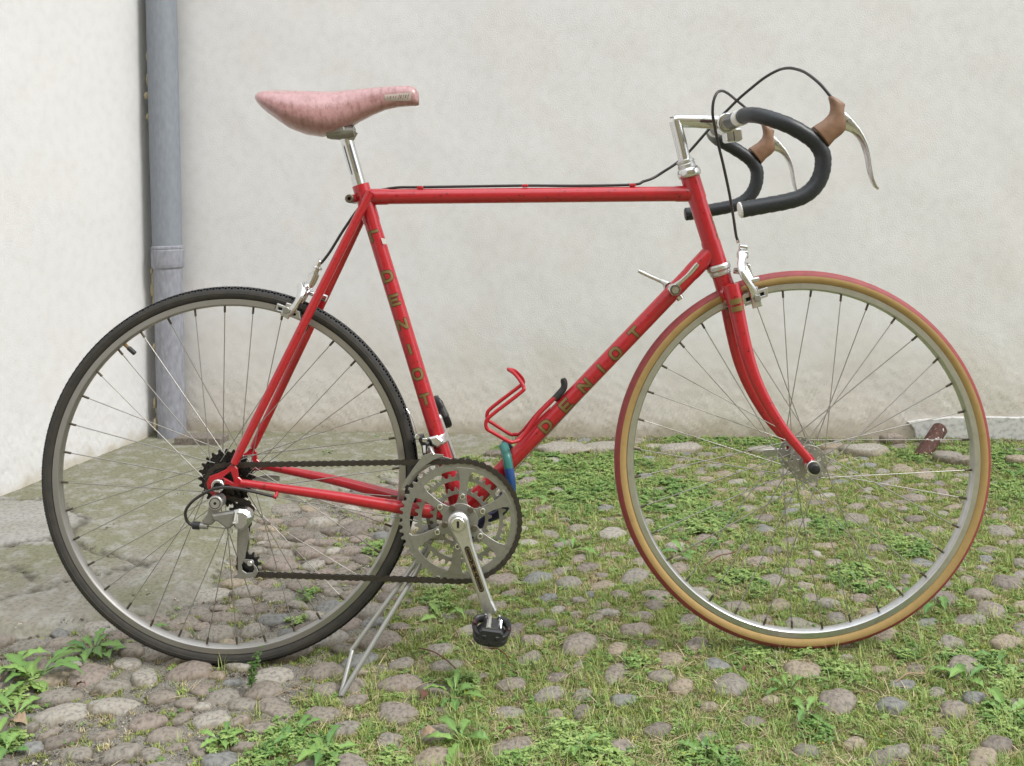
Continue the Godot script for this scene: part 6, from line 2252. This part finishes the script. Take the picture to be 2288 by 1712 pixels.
func make_bars() -> void:
	var st := group_part(bike, "stem")
	var a := Acc.new()
	tube(a, smooth_path([Vector3(0.4323, 0.8745, 0), Vector3(0.4257, 0.9084, 0), Vector3(0.4175, 0.9466, 0), Vector3(0.4153, 0.9576, 0)], 4), 0.0113, 20)
	add_part(st, "quill", a, M.polished_alloy)
	a = Acc.new()
	var ext := smooth_path([Vector3(0.4119, 0.9577, 0), Vector3(0.4246, 0.9578, 0), Vector3(0.454, 0.9566, 0), Vector3(0.4877, 0.9541, 0), Vector3(0.5087, 0.9528, 0)], 3)
	tube(a, ext, [0.0095, 0.0110, 0.0118, 0.0122, 0.0120, 0.0120, 0.0121, 0.0124, 0.0128, 0.0133, 0.0138, 0.0142, 0.0145], 20, true, 0.82)
	add_part(st, "extension", a, M.polished_alloy)
	a = Acc.new()
	plate(a, slug(Vector2(0.4603, 0.9553), Vector2(0.4821, 0.9543), 0.0024, 0.0024, 5), 0.0102, 0.0119)
	add_part(st, "marking", a, M.dark_print)
	a = Acc.new()
	var cl := Vector3(0.5061, 0.9503, 0)
	rod(a, cl - Vector3(0, 0, 0.019), cl + Vector3(0, 0, 0.019), 0.0185, 28, 0.002)
	block(a, cl + Vector3(0.012, -0.022, 0), Vector3(0.030, 0.022, 0.032), Basis(Vector3(0, 0, 1), 0.10), 0.003)
	add_part(st, "bar_clamp", a, M.polished_alloy)
	a = Acc.new()
	block(a, cl + Vector3(0.0115, -0.0235, 0.0155), Vector3(0.0012, 0.019, 0.0022), Basis(Vector3(0, 0, 1), 0.10))
	add_part(st, "clamp_slot", a, M.dark_gap)
	a = Acc.new()
	lathe(a, [Vector2(0, 0.002), Vector2(0.0045, 0.002), Vector2(0.0045, 0)], along(Vector3(0.4096, 0.9637, 0), Vector3(-0.2, 1, 0)), 8)
	add_part(st, "expander_bolt", a, M.dull_alloy)
	var hb := group_part(bike, "handlebar")
	for s in [1, -1]:
		var m := Vector3(1, 1, s)
		var start := Vector3(cl.x, cl.y, 0.0)
		var bend := [Vector3(0.5119, 0.951, 0.128), Vector3(0.5186, 0.9472, 0.158), Vector3(0.528, 0.9419, 0.176), Vector3(0.5405, 0.9354, 0.188), Vector3(0.5639, 0.9238, 0.197), Vector3(0.5889, 0.9077, 0.2), Vector3(0.6042, 0.8943, 0.2), Vector3(0.6135, 0.8769, 0.2), Vector3(0.6143, 0.8629, 0.2), Vector3(0.6121, 0.8489, 0.2), Vector3(0.6055, 0.8333, 0.2), Vector3(0.5931, 0.8187, 0.2), Vector3(0.5753, 0.8081, 0.2), Vector3(0.5506, 0.8018, 0.2), Vector3(0.5242, 0.7976, 0.2), Vector3(0.4978, 0.7935, 0.2), Vector3(0.4803, 0.7908, 0.2)]
		a = Acc.new()
		var b0: Vector3 = bend[0]
		var p1 := start.lerp(b0, 0.28) * m
		var p2 := start.lerp(b0, 0.66) * m
		tube(a, [start * m, p1], 0.0134, 20)
		add_part(hb, "bar_ferrule", a, M.polished_alloy)
		a = Acc.new()
		tube(a, [p1, p2], 0.0141, 20)
		add_part(hb, "bar_sleeve", a, M.grey_sleeve)
		a = Acc.new()
		tube(a, [p2, start.lerp(b0, 0.86) * m], 0.0146, 20)
		add_part(hb, "tape_collar", a, M.white_ring)
		# tape: wound with a slight ridge at each overlap
		var pts := []
		for p in [start.lerp(b0, 0.86)] + bend:
			pts.append(p * m)
		if s < 0:
			pts.append(pts[-1] + Vector3(-0.012, -0.001, 0))
		var path := smooth_path(pts, 8)
		var rr := []
		for i in path.size():
			rr.append(0.0128 + 0.0009 * fmod(i / 5.0, 1.0))
		a = Acc.new()
		tube(a, path, rr, 18, false)
		add_part(hb, "tape", a, M.bar_tape)
		# end plug
		a = Acc.new()
		var e: Vector3 = path[-1]
		var ed: Vector3 = (path[-1] - path[-2]).normalized()
		lathe(a, [Vector2(0.0125, -0.002), Vector2(0.0132, 0.001), Vector2(0.0115, 0.0030), Vector2(0.0, 0.0036)], along(e, ed), 20, true)
		add_part(hb, "end_plug", a, M.white_ring if s > 0 else M.black_plastic)
	# brake levers in brown hoods
	for s in [1, -1]:
		var m := Vector3(1, 1, s)
		var bl := group_part(bike, "brake_lever")
		a = Acc.new()
		var hood := [
			[Vector3(0.5989, 0.9208, 0.2), Vector3(0.6233, 0.8881, 0.2), 0.0150], [Vector3(0.6078, 0.9262, 0.2), Vector3(0.6324, 0.8984, 0.2), 0.0158], [Vector3(0.6168, 0.9316, 0.2), Vector3(0.6441, 0.9069, 0.2), 0.0155],
			[Vector3(0.6231, 0.9373, 0.2), Vector3(0.6513, 0.9146, 0.2), 0.0150], [Vector3(0.6275, 0.9424, 0.2), Vector3(0.6511, 0.9252, 0.2), 0.0142], [Vector3(0.6296, 0.9494, 0.2), Vector3(0.6497, 0.9366, 0.2), 0.0132],
			[Vector3(0.6293, 0.9564, 0.2), Vector3(0.6493, 0.9463, 0.2), 0.0122], [Vector3(0.6278, 0.9635, 0.2), Vector3(0.6509, 0.9519, 0.2), 0.0112], [Vector3(0.6263, 0.968, 0.2), Vector3(0.652, 0.955, 0.2), 0.0095], [Vector3(0.629, 0.971, 0.2), Vector3(0.6509, 0.9564, 0.2), 0.006]]
		var secs := []
		for h in hood:
			var p: Vector3 = h[0] * m
			var q: Vector3 = h[1] * m
			secs.append([(p + q) / 2.0, h[2], (p - q).length() / 2.0, (p - q).length() / 2.0, (p - q).normalized(), 2.5])
		loft(a, secs, 20)
		add_part(bl, "hood", a, M.brown_rubber)
		a = Acc.new()
		var lv := [
			[Vector3(0.6494, 0.9484, 0.2), Vector3(0.6501, 0.9146, 0.2), 0.0075], [Vector3(0.6557, 0.9417, 0.2), Vector3(0.6577, 0.9118, 0.2), 0.0075], [Vector3(0.6624, 0.9337, 0.2), Vector3(0.6639, 0.9082, 0.2), 0.0085],
			[Vector3(0.6704, 0.9238, 0.2), Vector3(0.6707, 0.901, 0.2), 0.0095], [Vector3(0.6775, 0.9119, 0.2), Vector3(0.6768, 0.8903, 0.2), 0.0105], [Vector3(0.6833, 0.8998, 0.2), Vector3(0.6809, 0.8788, 0.2), 0.0108],
			[Vector3(0.6874, 0.8856, 0.2), Vector3(0.6836, 0.8664, 0.2), 0.0105], [Vector3(0.69, 0.8698, 0.2), Vector3(0.6849, 0.8532, 0.2), 0.0098], [Vector3(0.6916, 0.854, 0.2), Vector3(0.687, 0.8418, 0.2), 0.0090],
			[Vector3(0.6939, 0.8381, 0.2), Vector3(0.6902, 0.8321, 0.2), 0.0082], [Vector3(0.6978, 0.8266, 0.2), Vector3(0.6945, 0.8227, 0.2), 0.0075], [Vector3(0.7015, 0.8218, 0.2), Vector3(0.7003, 0.818, 0.2), 0.0055]]
		secs = []
		for h in lv:
			var p: Vector3 = h[0] * m
			var q: Vector3 = h[1] * m
			secs.append([(p + q) / 2.0, h[2], (p - q).length() / 2.0, (p - q).length() / 2.0, (p - q).normalized(), 2.2])
		loft(a, secs, 16)
		add_part(bl, "lever", a, M.polished_alloy)
		a = Acc.new()
		rod(a, Vector3(0.6553, 0.9286, 0.2) * m - Vector3(0, 0, 0.011), Vector3(0.6553, 0.9286, 0.2) * m + Vector3(0, 0, 0.011), 0.0035, 10)
		add_part(bl, "pivot", a, M.dull_alloy)


func make_brakes() -> void:
	# front caliper
	var f := group_part(bike, "front_brake")
	var a := Acc.new()
	# the near arm: from the cable anchor in a curve down to the pad
	tube(a, smooth_path([Vector3(0.5281, 0.7142, 0.01), Vector3(0.5245, 0.7031, 0.016), Vector3(0.5218, 0.6912, 0.024), Vector3(0.5234, 0.6785, 0.03), Vector3(0.5303, 0.6654, 0.032), Vector3(0.5383, 0.653, 0.03), Vector3(0.5439, 0.6396, 0.027)], 5), [0.010, 0.010, 0.0095, 0.0085, 0.0075, 0.0072, 0.0072, 0.0072, 0.0072, 0.0075, 0.0078, 0.008, 0.008, 0.0078, 0.0076, 0.0075, 0.0075, 0.0074, 0.0072, 0.007, 0.007, 0.0072, 0.0074, 0.0078, 0.0082, 0.0086, 0.009, 0.0095, 0.0100, 0.0105, 0.0105], 14, true, 0.6)
	add_part(f, "caliper_arm", a, M.polished_alloy)
	a = Acc.new()
	tube(a, smooth_path([Vector3(0.5356, 0.6918, 0.004), Vector3(0.5434, 0.6811, -0.014), Vector3(0.5502, 0.6686, -0.028), Vector3(0.5561, 0.652, -0.032), Vector3(0.5579, 0.6371, -0.027)], 5), 0.0065, 12, true, 0.7)
	tube(a, smooth_path([Vector3(0.5316, 0.6946, 0.006), Vector3(0.5318, 0.6855, 0.018), Vector3(0.5364, 0.671, 0.026), Vector3(0.5388, 0.6676, 0.028)], 5), [0.0045, 0.0048, 0.005, 0.0052, 0.0055, 0.0058, 0.006, 0.006, 0.006, 0.006, 0.006, 0.006, 0.0055, 0.0052, 0.005, 0.0045], 12, true, 0.7)
	add_part(f, "caliper_arm", a, M.polished_alloy)
	a = Acc.new()
	rod(a, Vector3(0.5125, 0.6834, 0), Vector3(0.538, 0.681, 0), 0.0055, 12, 0.001)
	rod(a, Vector3(0.53, 0.6953, 0), Vector3(0.5306, 0.713, 0), 0.0040, 10)
	rod(a, Vector3(0.5462, 0.6682, 0.028) - Vector3(0.012, 0.002, 0), Vector3(0.5519, 0.669, 0.028), 0.0045, 12, 0.001)
	rod(a, Vector3(0.5401, 0.6898, 0), Vector3(0.5365, 0.6914, 0.016), 0.0042, 10, 0.001)
	add_part(f, "pivot_bolt", a, M.chrome)
	a = Acc.new()
	block(a, Vector3(0.5305, 0.7121, 0), Vector3(0.018, 0.014, 0.02), Basis(Vector3(0, 0, 1), -0.05), 0.003)
	rod(a, Vector3(0.5243, 0.7264, 0), Vector3(0.5393, 0.7242, 0), 0.0055, 10, 0.001)
	rod(a, Vector3(0.5357, 0.7226, 0), Vector3(0.5364, 0.7296, 0), 0.0042, 10, 0.001)
	rod(a, Vector3(0.5268, 0.7219, 0), Vector3(0.5276, 0.7166, 0), 0.0045, 10)
	rod(a, Vector3(0.5234, 0.7388, 0), Vector3(0.5243, 0.733, 0), 0.0042, 10)
	add_part(f, "barrel_adjuster", a, M.polished_alloy)
	for s in [1, -1]:
		a = Acc.new()
		var w = 0.0215 * s
		plate(a, [Vector2(0.5112, 0.6245), Vector2(0.5194, 0.6218), Vector2(0.568, 0.6372), Vector2(0.5677, 0.6537), Vector2(0.5501, 0.6484), Vector2(0.5233, 0.6416), Vector2(0.5099, 0.6344)], w - 0.005, w + 0.003, 0.0008, [[Vector2(0.5281, 0.6348), Vector2(0.5365, 0.6379), Vector2(0.538, 0.6313), Vector2(0.5296, 0.6281)], [Vector2(0.5533, 0.6433), Vector2(0.5608, 0.6456), Vector2(0.5623, 0.6398), Vector2(0.5548, 0.6375)]])
		plate(a, [Vector2(0.5391, 0.6164), Vector2(0.5335, 0.6503), Vector2(0.5402, 0.6542), Vector2(0.5477, 0.6557), Vector2(0.5557, 0.6209)], w + (0.003 if s > 0 else -0.009), w + (0.0105 if s > 0 else -0.003), 0.001)
		add_part(f, "pad_holder", a, M.alloy)
		a = Acc.new()
		plate(a, [Vector2(0.5132, 0.6246), Vector2(0.5223, 0.6219), Vector2(0.5686, 0.6365), Vector2(0.5682, 0.6515), Vector2(0.5253, 0.6401), Vector2(0.5117, 0.6329)], (w - 0.0115 if s > 0 else w + 0.0048), (w - 0.0048 if s > 0 else w + 0.0115))
		add_part(f, "brake_pad", a, M.black_rubber)
		a = Acc.new()
		lathe(a, [Vector2(0, 0.0), Vector2(0.0058, 0.0), Vector2(0.0064, -0.001), Vector2(0.0064, -0.008)], Transform3D(Basis() if s > 0 else Basis(Vector3(0, 1, 0), PI), v3(Vector2(0.546, 0.6346), w + 0.0175 * s)), 6)
		add_part(f, "pad_bolt", a, M.dull_alloy)
	# rear caliper
	var r := group_part(bike, "rear_brake")
	a = Acc.new()
	tube(a, smooth_path([Vector3(-0.2706, 0.6786, 0.01), Vector3(-0.2659, 0.6695, 0.02), Vector3(-0.2669, 0.6588, 0.028), Vector3(-0.2725, 0.6479, 0.031), Vector3(-0.2807, 0.6376, 0.03), Vector3(-0.2903, 0.6306, 0.027)], 5), [0.0075, 0.0078, 0.0082, 0.0086, 0.009, 0.0092, 0.0092, 0.009, 0.0088, 0.0085, 0.008, 0.0078, 0.0076, 0.0074, 0.0072, 0.007, 0.0072, 0.0076, 0.008, 0.0086, 0.009, 0.0095, 0.010, 0.0105, 0.0105, 0.010], 14, true, 0.65)
	add_part(r, "caliper_arm", a, M.polished_alloy)
	a = Acc.new()
	tube(a, smooth_path([Vector3(-0.2451, 0.6968, 0), Vector3(-0.2547, 0.6799, -0.006), Vector3(-0.2638, 0.6701, -0.01), Vector3(-0.2707, 0.658, -0.02), Vector3(-0.2823, 0.6432, -0.03), Vector3(-0.3016, 0.6269, -0.027)], 5), 0.0072, 12, true, 0.7)
	tube(a, smooth_path([Vector3(-0.2452, 0.6961, 0.004), Vector3(-0.2516, 0.6822, 0.004), Vector3(-0.2562, 0.6743, 0.004)], 4), [0.0075, 0.008, 0.0082, 0.008, 0.0078, 0.0075, 0.007, 0.0065, 0.006], 12)
	add_part(r, "caliper_arm", a, M.polished_alloy)
	a = Acc.new()
	rod(a, Vector3(-0.274, 0.6692, 0), Vector3(-0.2284, 0.6505, 0), 0.0045, 12)
	rod(a, Vector3(-0.2354, 0.655, 0), Vector3(-0.2266, 0.6504, 0), 0.0072, 6, 0.001)
	ball(a, Vector3(-0.2597, 0.6732, 0.012), Vector3(0.0062, 0.0062, 0.005), 12)
	tube(a, smooth_path([Vector3(-0.251, 0.6695, 0.012), Vector3(-0.2564, 0.664, 0.02), Vector3(-0.2596, 0.6555, 0.022), Vector3(-0.2663, 0.6454, 0.024)], 4), 0.0022, 8)
	add_part(r, "pivot_bolt", a, M.chrome)
	a = Acc.new()
	var ra := Vector3(-0.2372, 0.7187, 0)
	var rb := Vector3(-0.2469, 0.6977, 0)
	lathe(a, [Vector2(0.0025, -0.002), Vector2(0.0042, 0.0), Vector2(0.0042, 0.009), Vector2(0.0085, 0.0095), Vector2(0.0095, 0.012), Vector2(0.0095, 0.014), Vector2(0.0058, 0.015), Vector2(0.0058, 0.021), Vector2(0.0066, 0.0215), Vector2(0.0066, 0.026), Vector2(0.0095, 0.027), Vector2(0.0092, 0.034)], along(ra, rb - ra), 18)
	add_part(r, "barrel_adjuster", a, M.polished_alloy)
	for s in [1, -1]:
		a = Acc.new()
		var w = 0.0215 * s
		plate(a, [Vector2(-0.3144, 0.6347), Vector2(-0.31, 0.6461), Vector2(-0.2705, 0.6303), Vector2(-0.2691, 0.6162), Vector2(-0.2873, 0.6224)], w - 0.005, w + 0.003, 0.0008, [[Vector2(-0.3085, 0.6403), Vector2(-0.3011, 0.6376), Vector2(-0.302, 0.6327), Vector2(-0.3094, 0.6345)], [Vector2(-0.283, 0.6289), Vector2(-0.2772, 0.6271), Vector2(-0.2781, 0.623), Vector2(-0.2839, 0.624)]])
		plate(a, [Vector2(-0.3038, 0.6262), Vector2(-0.2944, 0.6408), Vector2(-0.2918, 0.6473), Vector2(-0.2795, 0.6437), Vector2(-0.2831, 0.629), Vector2(-0.2899, 0.6177)], w + (0.003 if s > 0 else -0.0095), w + (0.0105 if s > 0 else -0.003), 0.001)
		add_part(r, "pad_holder", a, M.alloy)
		a = Acc.new()
		plate(a, [Vector2(-0.3173, 0.6348), Vector2(-0.3129, 0.6447), Vector2(-0.2707, 0.6279), Vector2(-0.2701, 0.6154)], (w - 0.0115 if s > 0 else w + 0.0048), (w - 0.0048 if s > 0 else w + 0.0115))
		add_part(r, "brake_pad", a, M.black_rubber)
		a = Acc.new()
		lathe(a, [Vector2(0, 0.0), Vector2(0.0052, 0.0), Vector2(0.0064, -0.001), Vector2(0.0064, -0.008)], Transform3D(Basis() if s > 0 else Basis(Vector3(0, 1, 0), PI), v3(Vector2(-0.2911, 0.6345), w + 0.0175 * s)), 16)
		add_part(r, "pad_bolt", a, M.dull_alloy)
	# brake cables
	var cb := group_part(bike, "brake_cables")
	a = Acc.new()
	tube(a, smooth_path([Vector3(0.6319, 0.9661, 0.2), Vector3(0.628, 0.9718, 0.2), Vector3(0.6158, 0.9923, 0.19), Vector3(0.6048, 1.0142, 0.16), Vector3(0.5982, 1.026, 0.13), Vector3(0.5926, 1.0332, 0.1), Vector3(0.5873, 1.0363, 0.06), Vector3(0.575, 1.0304, 0.02), Vector3(0.5592, 1.017, -0.012), Vector3(0.539, 0.9993, -0.03), Vector3(0.5143, 0.9748, -0.04), Vector3(0.4854, 0.9461, -0.042), Vector3(0.4471, 0.905, -0.04), Vector3(0.422, 0.8838, -0.034), Vector3(0.3963, 0.8684, -0.022), Vector3(0.374, 0.8557, -0.01), Vector3(0.3547, 0.8496, -0.004), Vector3(0.3338, 0.844, 0), Vector3(0.2361, 0.8443, 0), Vector3(0.1385, 0.8471, 0), Vector3(0.0257, 0.8482, 0), Vector3(-0.0518, 0.8488, 0), Vector3(-0.0927, 0.8495, -0.004), Vector3(-0.1237, 0.8465, -0.014)], 5), 0.0026, 10)
	add_part(cb, "cable", a, M.cable_black)
	a = Acc.new()
	tube(a, smooth_path([Vector3(0.6351, 0.9781, -0.19), Vector3(0.6134, 0.979, -0.175), Vector3(0.5758, 0.9927, -0.12), Vector3(0.5403, 1.0028, -0.06), Vector3(0.512, 1.0064, 0), Vector3(0.4943, 1.0068, 0.03), Vector3(0.482, 1.0006, 0.045), Vector3(0.4746, 0.985, 0.05), Vector3(0.473, 0.9649, 0.048), Vector3(0.4766, 0.9451, 0.043), Vector3(0.4842, 0.9127, 0.034), Vector3(0.4948, 0.874, 0.024), Vector3(0.5058, 0.8291, 0.013), Vector3(0.5143, 0.7836, 0.005), Vector3(0.5194, 0.7486, 0.001), Vector3(0.5229, 0.737, 0)], 5), 0.0026, 10)
	add_part(cb, "cable", a, M.cable_black)
	a = Acc.new()
	tube(a, smooth_path([Vector3(-0.1517, 0.8301, -0.012), Vector3(-0.1698, 0.8084, -0.006), Vector3(-0.1949, 0.7719, 0), Vector3(-0.2192, 0.7346, 0), Vector3(-0.2356, 0.7149, 0), Vector3(-0.2367, 0.7191, 0)], 5), 0.0026, 10)
	add_part(cb, "cable", a, M.cable_black)
	a = Acc.new()
	tube(a, [Vector3(0.5306, 0.7043, 0.004), Vector3(0.5368, 0.691, 0.006)], 0.0008, 6)
	add_part(cb, "inner_wire", a, M.wire_steel)


func make_extras() -> void:
	# bottle cage: one bent wire, rounded corners
	var bc := group_part(bike, "bottle_cage")
	var a := Acc.new()
	for s in [1, -1]:
		var m := Vector3(1, 1, s)
		tube(a, smooth_path([Vector3(0.1832, 0.4622, 0.007) * m, Vector3(0.1498, 0.4303, 0.01) * m, Vector3(0.1213, 0.396, 0.02) * m, Vector3(0.1087, 0.3907, 0.028) * m, Vector3(0.0989, 0.3916, 0.031) * m, Vector3(0.0698, 0.4098, 0.036) * m, Vector3(0.0602, 0.4168, 0.037) * m, Vector3(0.0588, 0.4283, 0.037) * m, Vector3(0.0689, 0.4403, 0.037) * m, Vector3(0.1215, 0.4788, 0.036) * m, Vector3(0.1267, 0.4865, 0.034) * m, Vector3(0.1228, 0.4958, 0.03) * m, Vector3(0.1117, 0.5089, 0.018) * m, Vector3(0.1001, 0.5147, 0) * m], 5), 0.0034, 10)
	add_part(bc, "wire", a, M.cage_paint)
	a = Acc.new()
	plate(a, [Vector2(0.1113, 0.3889), Vector2(0.1178, 0.3829), Vector2(0.1793, 0.4388), Vector2(0.1744, 0.4439)], -0.006, 0.006, 0.001)
	rod(a, Vector3(0.1634, 0.4313, 0), Vector3(0.1716, 0.4211, 0), 0.004, 8)
	rod(a, Vector3(0.1172, 0.3899, 0), Vector3(0.1253, 0.3805, 0), 0.004, 8)
	add_part(bc, "bracket", a, M.cage_paint)
	a = Acc.new()
	tube(a, smooth_path([Vector3(0.1817, 0.4584, 0), Vector3(0.1903, 0.4674, 0), Vector3(0.199, 0.4772, 0), Vector3(0.2009, 0.4864, 0), Vector3(0.1986, 0.4956, 0)], 4), [0.0060, 0.0060, 0.006, 0.0062, 0.0062, 0.0062, 0.0062, 0.0062, 0.006, 0.006, 0.006, 0.006, 0.006, 0.006, 0.0058, 0.0052, 0.004], 12, true, 1.6)
	add_part(bc, "rubber_tip", a, M.black_rubber)
	# two-legged prop stand under the bottom bracket
	var ps := group_part(bike, "prop_stand")
	var foot := Vector3(-0.1932, -0.0023, 0.1182) + Vector3(0, -0.004, 0)
	a = Acc.new()
	var l0 := Vector3(-0.0344, 0.2266, 0.006)
	var elbow := Vector3(-0.1786, 0.0531, 0.075)
	tube(a, smooth_path([l0, l0.lerp(elbow, 0.5), elbow.lerp(l0, 0.02), elbow.lerp(foot, 0.06), elbow.lerp(foot, 0.5), foot], 4), 0.0042, 10)
	add_part(ps, "leg", a, M.stand_steel)
	a = Acc.new()
	tube(a, [Vector3(-0.0508, 0.1973, 0.016), Vector3(-0.0819, 0.1498, 0.036), foot + Vector3(0.003, 0.004, 0.004)], 0.0046, 10)
	add_part(ps, "leg", a, M.stand_steel)
	a = Acc.new()
	block(a, Vector3(-0.0432, 0.2248, 0), Vector3(0.045, 0.016, 0.036), Basis(Vector3(0, 0, 1), -0.1), 0.003)
	tube(a, [Vector3(-0.0432, 0.2248, 0), Vector3(-0.0509, 0.2566, 0)], 0.006, 10)
	add_part(ps, "bracket", a, M.dull_alloy)


func make_lock() -> void:
	# cable lock looped round the down tube; it can be taken off, so it is a thing of its own
	var lk := thing("cable_lock", "blue and green cable lock looped around the red down tube beside the chainring", "lock", Vector3(-0.1139, 0, 0))
	lk.rotation.x = bike.rotation.x
	var pts := smooth_path([Vector3(0.0883, 0.375, -0.006), Vector3(0.094, 0.3622, 0.014), Vector3(0.0968, 0.3417, 0.021), Vector3(0.0996, 0.3221, 0.022), Vector3(0.1, 0.3048, 0.019), Vector3(0.097, 0.2836, 0.008), Vector3(0.0872, 0.2625, -0.008), Vector3(0.0731, 0.2468, -0.022), Vector3(0.0523, 0.2357, -0.032), Vector3(0.0346, 0.219, -0.038), Vector3(0.0206, 0.203, -0.036)], 6)
	var cuts := [[0, 12, "lock_green"], [12, 25, "lock_blue"], [25, 60, "lock_navy"]]
	for q in cuts:
		var a := Acc.new()
		var part := pts.slice(q[0], mini(q[1] + 1, pts.size()))
		tube(a, part, 0.0086 if q[0] < 12 else (0.0088 if q[0] < 25 else 0.0082), 14)
		add_part(lk, "green_barrel" if q[0] == 0 else ("blue_barrel" if q[0] == 12 else "cable"), a, M[q[2]])
	var a := Acc.new()
	tube(a, smooth_path([Vector3(0.0883, 0.375, -0.006), Vector3(0.0915, 0.3762, -0.022), Vector3(0.0996, 0.3588, -0.034), Vector3(0.0948, 0.3026, -0.038), Vector3(0.0608, 0.2438, -0.038), Vector3(0.0206, 0.203, -0.036)], 6), 0.006, 12)
	add_part(lk, "cable", a, M.lock_navy)


func make_bike() -> void:
	bike = thing("road_bicycle", "red steel road bicycle with a faded pink saddle and drop handlebars", "bicycle", Vector3(-0.1139, 0, 0))
	bike.rotation.x = deg_to_rad(-1.1)
	make_frame()
	make_fork()
	make_wheel("front_wheel", FRONT, true)
	make_wheel("rear_wheel", REAR, false)
	make_drivetrain()
	make_gears()
	make_saddle()
	make_bars()
	make_brakes()
	make_extras()
	make_lock()
